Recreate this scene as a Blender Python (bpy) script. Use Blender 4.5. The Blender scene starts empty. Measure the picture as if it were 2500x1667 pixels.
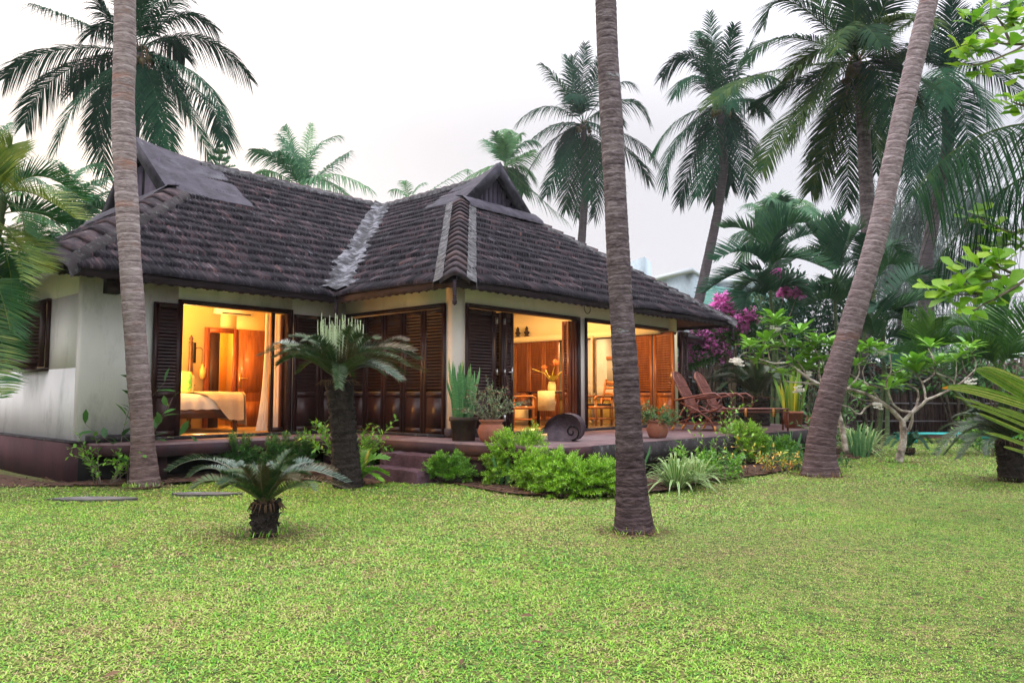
import bpy, math, random
import numpy as np
R = math.radians
rng = np.random.default_rng(7)
random.seed(7)
scene = bpy.context.scene
C = bpy.data.collections.new("place"); scene.collection.children.link(C)

# ---------------------------------------------------------------- camera
F_PX, CX, CY, CAM_H = 1850.0, 1250.0, 833.5, 1.25
PITCH = math.atan((965 - CY) / F_PX)
cd = bpy.data.cameras.new("camera"); cam = bpy.data.objects.new("camera", cd); C.objects.link(cam)
cd.sensor_width = 36.0; cd.lens = F_PX / 2500 * 36.0; cd.clip_start = 0.05; cd.clip_end = 3000
cam.location = (0, 0, CAM_H); cam.rotation_euler = (math.pi / 2 + PITCH, 0, 0)
scene.camera = cam

# ---------------------------------------------------------------- sky, sun, exposure
SUN_EL, SUN_AZ = R(14), R(-28)      # low behind the house, a little left
w = bpy.data.worlds.new("World"); scene.world = w; w.use_nodes = True
nt = w.node_tree; nt.nodes.clear()
out = nt.nodes.new('ShaderNodeOutputWorld'); bg = nt.nodes.new('ShaderNodeBackground')
sky = nt.nodes.new('ShaderNodeTexSky'); sky.sky_type = 'NISHITA'; sky.sun_disc = False
sky.sun_elevation = SUN_EL; sky.sun_rotation = SUN_AZ; sky.dust_density = 4.0; sky.air_density = 1.0
tc = nt.nodes.new('ShaderNodeTexCoord'); sep = nt.nodes.new('ShaderNodeSeparateXYZ')
zg = nt.nodes.new('ShaderNodeMapRange')          # overcast: much brighter towards the zenith (CIE overcast sky)
zg.interpolation_type = 'SMOOTHSTEP'; zg.inputs['From Min'].default_value = 0.30; zg.inputs['From Max'].default_value = 1.05
zg.inputs['To Min'].default_value = 9.6; zg.inputs['To Max'].default_value = 66.0
xg = nt.nodes.new('ShaderNodeMapRange'); xg.inputs['From Min'].default_value = -.5; xg.inputs['From Max'].default_value = .6
veil = nt.nodes.new('ShaderNodeMix'); veil.data_type = 'RGBA'; veil.inputs[6].default_value = (1.0, .955, .965, 1); veil.inputs[7].default_value = (.87, .875, .965, 1)
cn = nt.nodes.new('ShaderNodeTexNoise'); cn.inputs['Scale'].default_value = 2.2; cn.inputs['Detail'].default_value = 5
cm = nt.nodes.new('ShaderNodeMapRange'); cm.inputs['From Min'].default_value = .3; cm.inputs['From Max'].default_value = .7; cm.inputs['To Min'].default_value = .95; cm.inputs['To Max'].default_value = 1.03
cmul = nt.nodes.new('ShaderNodeMath'); cmul.operation = 'MULTIPLY'
mul = nt.nodes.new('ShaderNodeVectorMath'); mul.operation = 'SCALE'
mix = nt.nodes.new('ShaderNodeMix'); mix.data_type = 'RGBA'; mix.inputs[0].default_value = 0.93
L = nt.links.new
L(tc.outputs['Generated'], sep.inputs[0]); L(sep.outputs['Z'], zg.inputs['Value']); L(sep.outputs['X'], xg.inputs['Value']); L(xg.outputs[0], veil.inputs[0])
L(tc.outputs['Generated'], cn.inputs['Vector']); L(cn.outputs[0], cm.inputs['Value']); L(cm.outputs[0], cmul.inputs[0]); L(zg.outputs[0], cmul.inputs[1])
L(veil.outputs[2], mul.inputs[0]); L(cmul.outputs[0], mul.inputs['Scale'])
L(sky.outputs[0], mix.inputs[6]); L(mul.outputs[0], mix.inputs[7])
L(mix.outputs[2], bg.inputs[0]); bg.inputs[1].default_value = 0.1
L(bg.outputs[0], out.inputs[0])
sl = bpy.data.lights.new("sun", 'SUN'); so = bpy.data.objects.new("sun", sl); C.objects.link(so)
sl.energy = 1.3; sl.angle = R(14); sl.color = (1.0, 0.90, 0.80)
sd = np.array([math.sin(SUN_AZ) * math.cos(SUN_EL), math.cos(SUN_AZ) * math.cos(SUN_EL), math.sin(SUN_EL)])
from mathutils import Vector, Matrix
so.rotation_euler = Vector(sd).to_track_quat('Z', 'Y').to_euler()
vs = scene.view_settings; scene.display_settings.display_device = 'sRGB'
vs.view_transform = 'Standard'; vs.look = 'None'; vs.exposure = 0.0; vs.gamma = 1.0

# ---------------------------------------------------------------- placing helpers (metres)
def _ray(px, py):
    x = (px - CX) / F_PX; z = -(py - CY) / F_PX; c, s = math.cos(PITCH), math.sin(PITCH)
    return np.array([x, c - s * z, s + c * z])
CAMP = np.array([0, 0, CAM_H])
def atz(px, py, z=0.0):
    r = _ray(px, py); return CAMP + (z - CAM_H) / r[2] * r
def atY(px, py, Y):
    r = _ray(px, py); return CAMP + Y / r[1] * r
HA = math.atan2(F_PX / math.cos(PITCH), 1680.0)
D1 = np.array([math.cos(HA), math.sin(HA), 0]); D2 = np.array([-math.sin(HA), math.cos(HA), 0])
HO = atz(1112, 1062, 0.60); HO[2] = 0
def W(u, v, z=0.0): return HO + u * D1 + v * D2 + np.array([0, 0, z])
def toH(p): q = np.array(p) - HO; return np.array([q @ D1, q @ D2, p[2]])

def nrm(a):
    a = np.asarray(a, float); n = np.linalg.norm(a, axis=-1, keepdims=True); return a / np.maximum(n, 1e-9)

# ---------------------------------------------------------------- mesh buffer
class MB:
    def __init__(self, M=None):
        self.v = []; self.q = []; self.t = []; self.qr = []; self.tr = []; self.n = 0; self.M = M; self.ng = []; self.ngr = []; self.uvs = []
    def add(self, V, Q=None, T=None, r=0.5):
        V = np.asarray(V, float).reshape(-1, 3)
        if self.M is not None: V = V @ self.M[:3, :3].T + self.M[:3, 3]
        b = self.n; self.v.append(V); self.n += len(V)
        if Q is not None and len(Q):
            Q = np.asarray(Q, int).reshape(-1, 4) + b; self.q.append(Q); self.qr.append(np.broadcast_to(np.asarray(r, float), (len(Q),)) if np.ndim(r) == 0 or len(np.atleast_1d(r)) == len(Q) else np.full(len(Q), np.mean(r)))
        if T is not None and len(T):
            T = np.asarray(T, int).reshape(-1, 3) + b; self.t.append(T); self.tr.append(np.broadcast_to(np.asarray(r, float), (len(T),)) if np.ndim(r) == 0 or len(np.atleast_1d(r)) == len(T) else np.full(len(T), np.mean(r)))
        return b
    def ngon(self, idx, r=.5): self.ng.append(idx); self.ngr.append(r)
    def box(self, a, b, r=None):
        x0, y0, z0 = a; x1, y1, z1 = b
        V = [(x0, y0, z0), (x1, y0, z0), (x1, y1, z0), (x0, y1, z0), (x0, y0, z1), (x1, y0, z1), (x1, y1, z1), (x0, y1, z1)]
        self.add(V, [(0, 3, 2, 1), (4, 5, 6, 7), (0, 1, 5, 4), (1, 2, 6, 5), (2, 3, 7, 6), (3, 0, 4, 7)], r=random.random() if r is None else r)
    def cbox(self, c, s, r=None, rot=0.0):
        c = np.array(c, float); s = np.array(s, float) / 2
        V = np.array([(i, j, k) for k in (-1, 1) for (i, j) in ((-1, -1), (1, -1), (1, 1), (-1, 1))]) * s
        cc, ss = math.cos(rot), math.sin(rot)
        V = V @ np.array([[cc, ss, 0], [-ss, cc, 0], [0, 0, 1]]) + c
        self.add(V, [(0, 3, 2, 1), (4, 5, 6, 7), (0, 1, 5, 4), (1, 2, 6, 5), (2, 3, 7, 6), (3, 0, 4, 7)], r=random.random() if r is None else r)
    def beam(self, p, q, w, h, r=None, up=(0, 0, 1)):
        p = np.array(p, float); q = np.array(q, float); T = nrm(q - p); S = nrm(np.cross(T, up)); N = np.cross(S, T)
        V = []
        for c in (p, q):
            for a, b in ((-1, -1), (1, -1), (1, 1), (-1, 1)): V.append(c + S * a * w / 2 + N * b * h / 2)
        self.add(V, [(0, 1, 2, 3), (7, 6, 5, 4), (0, 4, 5, 1), (1, 5, 6, 2), (2, 6, 7, 3), (3, 7, 4, 0)], r=random.random() if r is None else r)
    def tube(self, P, rad, n=8, r=0.5, cap=True, jit=0.0, flat=1.0):
        P = np.asarray(P, float); m = len(P); rad = np.broadcast_to(np.asarray(rad, float), (m,))
        T = nrm(np.gradient(P, axis=0)); ref = np.array([0, 0, 1.0]) if abs(T[m // 2][2]) < .9 else np.array([1.0, 0, 0])
        S = nrm(np.cross(T, ref)); N = np.cross(S, T)
        a = np.linspace(0, 2 * math.pi, n, endpoint=False)
        rr = rad[:, None] * (1 + jit * (rng.random((m, n)) - .5))
        V = P[:, None, :] + rr[..., None] * (np.cos(a)[None, :, None] * S[:, None, :] + flat * np.sin(a)[None, :, None] * N[:, None, :])
        i = np.arange(m - 1)[:, None] * n; j = np.arange(n)[None, :]; k = (j + 1) % n
        Q = np.stack([i + j, i + k, i + n + k, i + n + j], -1).reshape(-1, 4)
        V = V.reshape(-1, 3)
        if cap:
            V = np.vstack([V, P[0], P[-1]]); c0, c1 = m * n, m * n + 1
            T2 = [(c0, (x + 1) % n, x) for x in range(n)] + [(c1, (m - 1) * n + x, (m - 1) * n + (x + 1) % n) for x in range(n)]
        else: T2 = None
        self.add(V, Q, T2, r=r)
    def lathe(self, prof, n=24, c=(0, 0, 0), r=0.5, ax=None):
        prof = np.array(prof, float); a = np.linspace(0, 2 * math.pi, n, endpoint=False); m = len(prof)
        V = np.stack([prof[:, 0][:, None] * np.cos(a), prof[:, 0][:, None] * np.sin(a), np.broadcast_to(prof[:, 1][:, None], (m, n))], -1) + np.array(c)
        i = np.arange(m - 1)[:, None] * n; j = np.arange(n)[None, :]; k = (j + 1) % n
        self.add(V.reshape(-1, 3), np.stack([i + j, i + k, i + n + k, i + n + j], -1).reshape(-1, 4), r=r)
    def sphere(self, c, rad, n=10, r=.5, sc=(1, 1, 1), jit=0):
        m = n // 2 + 2
        th = np.linspace(0.02, math.pi - 0.02, m); a = np.linspace(0, 2 * math.pi, n, endpoint=False)
        V = np.stack([np.sin(th)[:, None] * np.cos(a), np.sin(th)[:, None] * np.sin(a), np.broadcast_to(-np.cos(th)[:, None], (m, n))], -1)
        V = V * (1 + jit * (rng.random((m, n, 1)) - .5)) * rad * np.array(sc) + np.array(c)
        i = np.arange(m - 1)[:, None] * n; j = np.arange(n)[None, :]; k = (j + 1) % n
        self.add(V.reshape(-1, 3), np.stack([i + j, i + k, i + n + k, i + n + j], -1).reshape(-1, 4), r=r)
    def grid(self, V, r=.5):      # V[m,n,3]
        m, n = V.shape[:2]; i = np.arange(m - 1)[:, None] * n; j = np.arange(n - 1)[None, :]
        self.add(V.reshape(-1, 3), np.stack([i + j, i + j + 1, i + n + j + 1, i + n + j], -1).reshape(-1, 4), r=r)
    def strips(self, pts, wid, wdir, r):   # pts[K,m,3], wid[K,m], wdir[K,m,3] or [K,1,3]; ribbons
        K, m = pts.shape[:2]; A = pts - wdir * wid[..., None] / 2; B = pts + wdir * wid[..., None] / 2
        V = np.stack([A, B], 2).reshape(K, 2 * m, 3); base = (np.arange(K) * 2 * m)[:, None, None]
        i = np.arange(m - 1)[None, :, None] * 2
        Q = (base + i + np.array([0, 1, 3, 2])[None, None, :]).reshape(-1, 4)
        self.add(V.reshape(-1, 3), Q, r=np.asarray(r).ravel() if np.ndim(r) == 2 else np.repeat(np.broadcast_to(r, (K,)), m - 1))
    def leaves(self, B, D, U, Lg, Wd, r, curve=.15, shape='ell'):   # B,D,U [K,3]; ovate leaves folded along the midrib
        K = len(B); D = nrm(D); S = nrm(np.cross(D, U)); N = np.cross(S, D); Lg = np.broadcast_to(Lg, (K,))[:, None]; Wd = np.broadcast_to(Wd, (K,))[:, None]
        prof = {'ell': [(.0, 0), (.3, .42), (.65, .46), (1, 0)], 'ob': [(.0, 0), (.4, .30), (.8, .52), (1, .12)], 'lan': [(.0, 0), (.25, .5), (.6, .38), (1, 0)]}[shape]
        mid, lf, rt = [], [], []
        for s, wv in prof:
            c = B + D * Lg * s - N * Lg * curve * s * s
            mid.append(c); lf.append(c + S * Wd * wv + N * Wd * wv * .25); rt.append(c - S * Wd * wv + N * Wd * wv * .25)
        V = np.stack(mid + lf[1:] + rt[1:], 1)      # 4+3+3 = 10
        b = (np.arange(K) * 10)[:, None, None]
        q = np.array([(1, 4, 5, 2), (2, 5, 6, 3), (1, 2, 8, 7), (2, 3, 9, 8)]); t = np.array([(0, 4, 1), (0, 1, 7)])
        rr = np.broadcast_to(r, (K,)); self.add(V.reshape(-1, 3)); bb = self.n - K * 10
        Q = (b + q[None]).reshape(-1, 4) + bb; T = (b + t[None]).reshape(-1, 3) + bb
        self.q.append(Q); self.qr.append(np.repeat(rr, 4)); self.t.append(T); self.tr.append(np.repeat(rr, 2))
    def build(self, name, m, parent=None, smooth=False, origin=None, uv=False):
        V = np.vstack(self.v) if self.v else np.zeros((0, 3))
        if origin is not None: V = V - np.array(origin)
        fs = []; rr = []; tot = []
        if self.q: fs.append(np.vstack(self.q).ravel()); rr.append(np.concatenate(self.qr)); tot.append(np.full(len(rr[-1]), 4))
        if self.t: fs.append(np.vstack(self.t).ravel()); rr.append(np.concatenate(self.tr)); tot.append(np.full(len(rr[-1]), 3))
        for g, r_ in zip(self.ng, self.ngr): fs.append(np.array(g)); rr.append(np.array([r_])); tot.append(np.array([len(g)]))
        lv = np.concatenate(fs).astype(np.int32); tot = np.concatenate(tot).astype(np.int32); rr = np.concatenate(rr).astype(np.float32)
        st = np.concatenate([[0], np.cumsum(tot)[:-1]]).astype(np.int32)
        me = bpy.data.meshes.new(name); me.vertices.add(len(V)); me.vertices.foreach_set('co', V.astype(np.float32).ravel())
        me.loops.add(len(lv)); me.loops.foreach_set('vertex_index', lv)
        me.polygons.add(len(tot)); me.polygons.foreach_set('loop_start', st); me.polygons.foreach_set('loop_total', tot)
        me.update(calc_edges=True); me.validate()
        if len(me.polygons) == len(rr):
            at = me.attributes.new('rnd', 'FLOAT', 'FACE'); at.data.foreach_set('value', rr)
        if self.uvs:
            at = me.attributes.new('tuv', 'FLOAT_VECTOR', 'POINT'); at.data.foreach_set('vector', np.vstack(self.uvs).astype(np.float32).ravel())
        if smooth: me.polygons.foreach_set('use_smooth', np.ones(len(me.polygons), bool))
        me.materials.append(m)
        o = bpy.data.objects.new(name, me); C.objects.link(o)
        if parent is not None: o.parent = parent
        if origin is not None and parent is None: o.location = origin
        return o

def tag(o, label=None, cat=None, group=None, kind=None):
    if label: o['label'] = label
    if cat: o['category'] = cat
    if group: o['group'] = group
    if kind: o['kind'] = kind
    return o
def empty(name, loc, label, cat, group=None, rz=0.0):
    o = bpy.data.objects.new(name, None); C.objects.link(o); o.location = loc; o.rotation_euler = (0, 0, rz); o.empty_display_size = .1
    return tag(o, label, cat, group)
def dup(root, loc, rz, label, group=None):
    r = root.copy(); C.objects.link(r); r.location = loc; r.rotation_euler = (0, 0, rz); r['label'] = label
    if group: r['group'] = group
    for ch in list(root.children):
        c = ch.copy(); C.objects.link(c); c.parent = r
        for g in ch.children:
            d = g.copy(); C.objects.link(d); d.parent = c
    return r
def TM(x=0, y=0, z=0, rz=0.0, rx=0.0, ry=0.0):
    return np.array(Matrix.Translation((x, y, z)) @ Matrix.Rotation(rz, 4, 'Z') @ Matrix.Rotation(ry, 4, 'Y') @ Matrix.Rotation(rx, 4, 'X'))

# ---------------------------------------------------------------- materials
MATS = {}
def mat(name, cols, rough=.7, scale=3.0, stretch=(1, 1, 1), rnd=0.0, bump=0.0, bscale=20.0, spec=.3, trans=0.0, coat=0.0, stain=None, sscale=1.2, metal=0.0, alpha=1.0, detail=6, lo=.35, hi=.65, emit=None, zdark=None, tuv=False):
    """cols: list of base colours run through noise (+ the per-face value 'rnd'); stain: (colour, from, to)"""
    m = bpy.data.materials.new(name); m.use_nodes = True; n = m.node_tree.nodes; l = m.node_tree.links.new; n.clear()
    o = n.new('ShaderNodeOutputMaterial'); p = n.new('ShaderNodeBsdfPrincipled')
    tcn = n.new('ShaderNodeTexCoord'); mp = n.new('ShaderNodeMapping'); mp.inputs['Scale'].default_value = stretch; 
    if tuv:
        ta = n.new('ShaderNodeAttribute'); ta.attribute_name = 'tuv'; l(ta.outputs['Vector'], mp.inputs[0])
    else: l(tcn.outputs['Object'], mp.inputs[0])
    nz = n.new('ShaderNodeTexNoise'); nz.inputs['Scale'].default_value = scale; nz.inputs['Detail'].default_value = detail; nz.inputs['Roughness'].default_value = .62; l(mp.outputs[0], nz.inputs['Vector'])
    mr = n.new('ShaderNodeMapRange'); mr.inputs['From Min'].default_value = lo; mr.inputs['From Max'].default_value = hi; l(nz.outputs[0], mr.inputs['Value'])
    val = mr.outputs[0]
    if rnd:
        at = n.new('ShaderNodeAttribute'); at.attribute_name = 'rnd'
        mx = n.new('ShaderNodeMix'); mx.data_type = 'FLOAT'; mx.inputs[0].default_value = rnd; l(val, mx.inputs[2]); l(at.outputs['Fac'], mx.inputs[3]); val = mx.outputs[0]
    rp = n.new('ShaderNodeValToRGB'); els = rp.color_ramp.elements
    for i, c in enumerate(cols):
        ps = i / max(1, len(cols) - 1)
        if i == 0: els[0].position = 0; els[0].color = (*c, 1)
        elif i == len(cols) - 1: els[-1].position = 1; els[-1].color = (*c, 1)
        else: x = els.new(ps); x.color = (*c, 1)
    if len(cols) == 1: els[1].color = (*cols[0], 1)
    l(val, rp.inputs[0]); col = rp.outputs[0]
    if stain:
        n2 = n.new('ShaderNodeTexNoise'); n2.inputs['Scale'].default_value = sscale; n2.inputs['Detail'].default_value = 8; n2.inputs['Roughness'].default_value = .7; l(mp.outputs[0], n2.inputs['Vector'])
        r2 = n.new('ShaderNodeMapRange'); r2.inputs['From Min'].default_value = stain[1]; r2.inputs['From Max'].default_value = stain[2]; l(n2.outputs[0], r2.inputs['Value'])
        m2 = n.new('ShaderNodeMix'); m2.data_type = 'RGBA'; m2.inputs[7].default_value = (*stain[0], 1); l(r2.outputs[0], m2.inputs[0]); l(col, m2.inputs[6]); col = m2.outputs[2]
    if zdark:      # damp, algae-darkened foot of a trunk: (colour factor, z from, z to)
        sz = n.new('ShaderNodeSeparateXYZ'); l(tcn.outputs['Object'], sz.inputs[0]); nz3 = n.new('ShaderNodeTexNoise'); nz3.inputs['Scale'].default_value = 2.5; l(tcn.outputs['Object'], nz3.inputs['Vector'])
        ad = n.new('ShaderNodeMath'); ad.operation = 'MULTIPLY_ADD'; ad.inputs[1].default_value = 1.6; l(nz3.outputs[0], ad.inputs[0]); l(sz.outputs['Z'], ad.inputs[2])
        r3 = n.new('ShaderNodeMapRange'); r3.inputs['From Min'].default_value = zdark[1] + .8; r3.inputs['From Max'].default_value = zdark[2] + .8; r3.inputs['To Min'].default_value = 1.0; r3.inputs['To Max'].default_value = 0.0; l(ad.outputs[0], r3.inputs['Value'])
        m3 = n.new('ShaderNodeMix'); m3.data_type = 'RGBA'; m3.blend_type = 'MULTIPLY'; m3.inputs[7].default_value = (*zdark[0], 1); l(r3.outputs[0], m3.inputs[0]); l(col, m3.inputs[6]); col = m3.outputs[2]
    l(col, p.inputs['Base Color']); p.inputs['Roughness'].default_value = rough; p.inputs['Specular IOR Level'].default_value = spec
    p.inputs['Metallic'].default_value = metal; p.inputs['Coat Weight'].default_value = coat; p.inputs['Coat Roughness'].default_value = .15
    if emit: p.inputs['Emission Color'].default_value = (*emit[0], 1); p.inputs['Emission Strength'].default_value = emit[1]
    if bump:
        nb = n.new('ShaderNodeTexNoise'); nb.inputs['Scale'].default_value = bscale; nb.inputs['Detail'].default_value = 5; l(mp.outputs[0], nb.inputs['Vector'])
        bp = n.new('ShaderNodeBump'); bp.inputs['Strength'].default_value = bump; bp.inputs['Distance'].default_value = .02; l(nb.outputs[0], bp.inputs['Height']); l(bp.outputs[0], p.inputs['Normal'])
    sh = p.outputs[0]
    if trans:
        tr = n.new('ShaderNodeBsdfTranslucent'); l(col, tr.inputs[0]); ms = n.new('ShaderNodeMixShader'); ms.inputs[0].default_value = trans
        l(p.outputs[0], ms.inputs[1]); l(tr.outputs[0], ms.inputs[2]); sh = ms.outputs[0]
    if alpha < 1:
        tp = n.new('ShaderNodeBsdfTransparent'); ms = n.new('ShaderNodeMixShader'); ms.inputs[0].default_value = alpha
        l(tp.outputs[0], ms.inputs[1]); l(sh, ms.inputs[2]); sh = ms.outputs[0]
    l(sh, o.inputs[0]); MATS[name] = m; return m
# ================================================================ HOUSE (local frame: x=u along the long fronts, y=v into the house)
m_plaster = mat('plaster', [(.70, .69, .70), (.78, .77, .78)], rough=.85, scale=1.2, stain=((.36, .37, .36), .52, .80), sscale=1.4, stretch=(1.4, 1.4, .6), bump=.15, bscale=30, spec=.15, zdark=((.62, .56, .50), -.1, .45))
m_plaster2 = mat('warm_lit_plaster', [(.70, .65, .60), (.78, .73, .67)], rough=.85, scale=1.2, stain=((.46, .42, .38), .56, .82), sscale=1.2, stretch=(1.4, 1.4, .5), bump=.15, bscale=30, spec=.15)  # same white plaster, warm tint put in for the room light on it
m_tile = mat('clay_tile', [(.003, .003, .004), (.007, .006, .009), (.019, .016, .022), (.060, .040, .046), (.19, .09, .075)], rough=.8, scale=1.0, stretch=(26, 1.7, 1), tuv=True, rnd=.38, stain=((.19, .19, .23), .59, .68), sscale=2.2, bump=.3, bscale=3, lo=.38, hi=.70, spec=.10)
m_captile = mat('cap_tile', [(.016, .014, .018), (.045, .036, .042), (.12, .08, .08)], rough=.85, scale=6, rnd=.4, stain=((.20, .20, .22), .60, .72), sscale=7, bump=.4, spec=.1)
m_mortar = mat('mortar', [(.03, .03, .032), (.08, .08, .085), (.17, .165, .18)], rough=.95, scale=9, bump=.8, bscale=30)
m_cement = mat('cement_render', [(.026, .023, .034), (.065, .058, .078)], rough=.9, scale=4, stain=((.11, .12, .135), .58, .75), bump=.4)
m_fascia = mat('fascia_wood', [(.014, .008, .013), (.034, .019, .027)], rough=.75, scale=4, stretch=(1, 1, 4), bump=.2)
m_soffit = mat('soffit_wood', [(.10, .045, .035), (.20, .095, .07)], rough=.8, scale=3)
m_dark = mat('dark_stained_wood', [(.014, .0035, .003), (.038, .010, .008)], rough=.45, scale=4, stretch=(3, 3, .6), coat=.10, spec=.3)
m_red = mat('red_stained_wood', [(.16, .035, .015), (.32, .085, .03)], rough=.35, scale=5, stretch=(4, 4, .5), coat=.4)
m_teak = mat('varnished_teak', [(.20, .055, .012), (.38, .13, .032)], rough=.38, scale=5, stretch=(4, 4, .5), coat=.3)
m_oxide = mat('red_oxide_cement', [(.030, .012, .015), (.065, .025, .029)], rough=.8, scale=2.6, stain=((.030, .022, .028), .48, .68), sscale=2.2, bump=.2)
m_dirty = mat('weathered_cement', [(.018, .015, .017), (.05, .042, .045)], rough=.95, scale=3, stain=((.13, .135, .13), .55, .68), sscale=7, bump=.6, bscale=14)
m_floor = mat('polished_stone_floor', [(.20, .13, .06), (.33, .22, .11)], rough=.12, scale=3, spec=.5)
m_cream = mat('cream_painted_wall', [(.78, .66, .40), (.84, .72, .46)], rough=.8, scale=1.5)
m_steel = mat('steel', [(.5, .5, .5)], rough=.3, metal=1.0)
m_brass = mat('brass', [(.7, .5, .2)], rough=.3, metal=1.0)
m_black = mat('black_void', [(.006, .006, .006)], rough=1)
m_white = mat('white_plastic', [(.75, .72, .66)], rough=.4)

house = empty('house', HO, 'single-storey tiled house with white walls and louvred doors opening onto a red veranda', 'house', rz=HA)
FLZ = 0.58
ZE, PIT = 3.05, 0.70
def part(name, mb, m, parent=None, **k): return mb.build(name, m, parent or house, **k)

# --- deck and plinth -------------------------------------------------------
b = MB()
dk = [(-4.64, 5.0), (-4.62, 3.08), (-3.95, 2.22), (-1.45, 2.18), (-.98, 1.75), (-.80, .9), (-.74, -.8), (-.72, -2.1), (-.45, -2.5), (.2, -2.6), (4.2, -2.78), (9.6, -3.05), (9.6, 3.0), (6.9, 3.0), (6.9, 5)]
def prism(mb, poly, z0, z1, r=.5):
    n = len(poly); V = [(x, y, z0) for x, y in poly] + [(x, y, z1) for x, y in poly]
    i0 = mb.add(V, [(i, (i + 1) % n, n + (i + 1) % n, n + i) for i in range(n)], r=r)
    mb.ngon([i0 + n + i for i in range(n)], r); mb.ngon([i0 + i for i in reversed(range(n))], r)
prism(b, dk, .36, .55); part('veranda_deck', b, mat('lit_deck_floor', [(.10, .052, .055), (.19, .105, .105)], rough=.45, scale=2.2, stain=((.07, .045, .05), .5, .7), sscale=2, spec=.4))  # deck top painted lighter, standing in for room and sky light on it
b = MB()      # nosing of the deck edge on the open side, weathered
ed = dk[6:13]
def offset_path(mb, path, w, z0, z1, zj=0):
    for (x0, y0), (x1, y1) in zip(path[:-1], path[1:]):
        T = nrm(np.array([x1 - x0, y1 - y0, 0])); S = np.array([T[1], -T[0], 0]) * w
        a = np.array([x0, y0, 0]); c = np.array([x1, y1, 0])
        V = [a + (0, 0, z0), c + (0, 0, z0), c + S + (0, 0, z0), a + S + (0, 0, z0)]; V += [v + (0, 0, z1 - z0) for v in V]
        mb.add(V, [(0, 1, 2, 3), (4, 7, 6, 5), (0, 4, 5, 1), (1, 5, 6, 2), (2, 6, 7, 3), (3, 7, 4, 0)], r=random.random())
offset_path(b, dk[9:12], .03, .22, .53); part('deck_edge_beam', b, m_dirty)
b = MB()
offset_path(b, dk[1:10], .028, .36, .525); offset_path(b, [(-.8, .9), (-.74, -.8), (-.72, -2.1)], .024, .30, .362)
part('deck_edge_beam', b, m_oxide)
for (x, y) in [(-3.9, 2.5), (-2.2, 2.45), (-.9, 1.9), (-.52, -1.05), (-.5, -2.2), (1.2, -2.35), (3.0, -2.4), (4.8, -2.5), (6.6, -2.6), (8.4, -2.7)]:
    b = MB(); b.cbox((x, y, .18), (.42, .42, .358)); part('plinth_pier', b, m_oxide)
b = MB(); prism(b, [(-4.72, 3.03), (-3.9, 2.9), (-.3, 3.3), (-.1, -.1), (1, -1.3), (9.2, -1.6), (9.2, 2.8), (6.9, 11), (-4.72, 11)], -.05, .36); part('underdeck_dark', b, m_black)  # black block painted for the unlit gap under the deck
b = MB(); prism(b, [(-4.80, 3.02), (-4.0, 3.02), (-4.0, 3.6), (-4.72, 3.6), (-4.72, 11), (-4.80, 11)], -.05, .56); part('plinth', b, mat('dark_oxide', [(.035, .014, .018), (.07, .026, .030)], rough=.8, scale=2, stretch=(1, 1, .4), bump=.3))
b = MB(); b.box((-4.79, 2.99, .56), (-4.55, 11, .585)); b.box((-4.55, 2.99, .555), (-3.7, 3.09, .66)); part('plinth_ledge', b, m_dirty)
# floors
b = MB(); b.box((-4.6, 3.06, .552), (6.85, 11, FLZ)); b.box((.0, -.02, .551), (6.88, 3.05, FLZ - .001)); part('floor', b, m_floor)
# threshold
b = MB(); b.box((-3.62, 3.0, .551), (0, 3.055, .605)); b.box((-.06, .24, .551), (-.005, 3.0, .60)); b.box((.1, -.07, .551), (6.8, -.022, .60)); part('threshold', b, m_dirty)

# --- walls -----------------------------------------------------------------
HZ, WT = 2.78, 3.46
b = MB()
b.box((-4.65, 3.1, .58), (-3.24, 3.3, WT)); b.box((-1.16, 3.1, .58), (0.0, 3.3, WT)); b.box((-3.24, 3.1, HZ), (-1.16, 3.3, WT)); part('front_wall', b, m_plaster)
b = MB(); b.box((-4.65, 3.3, .58), (-4.45, 11, 1.66)); b.box((-4.65, 3.3, 2.78), (-4.45, 11, WT)); b.box((-4.65, 3.3, 1.66), (-4.45, 4.53, 2.78)); b.box((-4.65, 5.87, 1.66), (-4.45, 11, 2.78)); part('end_wall', b, m_plaster)
b = MB()
b.box((0, 0, .58), (.2, .24, WT)); b.box((0, .24, HZ), (.2, 3.1, WT)); b.box((0, 3.1, .58), (.2, 3.3, WT))
b.box((.2, 0, HZ), (6.87, .2, WT)); b.box((.2, 0.0, .58), (.21, .2, HZ))
b.box((3.375, 0, .66), (3.55, .2, HZ))
part('veranda_wall', b, m_plaster2)
b = MB(); b.box((-.025, -.025, .56), (.215, .26, .70)); part('column_base', b, m_cement)
b = MB(); b.box((3.35, -.02, .56), (3.575, .22, .67)); part('column_base', b, m_cement)
# door frames
def frame(x0, x1, y0, y1, z0, z1, t=.06, axis='u'):
    b = MB()
    if axis == 'u': b.box((x0, y0, z0), (x0 + t, y1, z1)); b.box((x1 - t, y0, z0), (x1, y1, z1)); b.box((x0 + t, y0, z1 - t), (x1 - t, y1, z1))
    else: b.box((x0, y0, z0), (x1, y0 + t, z1)); b.box((x0, y1 - t, z0), (x1, y1, z1)); b.box((x0, y0 + t, z1 - t), (x1, y1 - t, z1))
    return part('door_frame', b, m_dark)
frame(-3.24, -1.16, 3.06, 3.26, .58, HZ + .02, .07)
frame(.21, 3.375, -.03, .15, .58, HZ + .02, .06); frame(3.55, 3.61, -.03, .15, .58, HZ + .02, .03)
b = MB(); b.box((3.61, -.03, HZ - .04), (6.75, .15, HZ + .02)); part('door_frame', b, m_dark)
frame(-.03, .15, .245, 3.099, .58, HZ + .02, .06, 'v')

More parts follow.
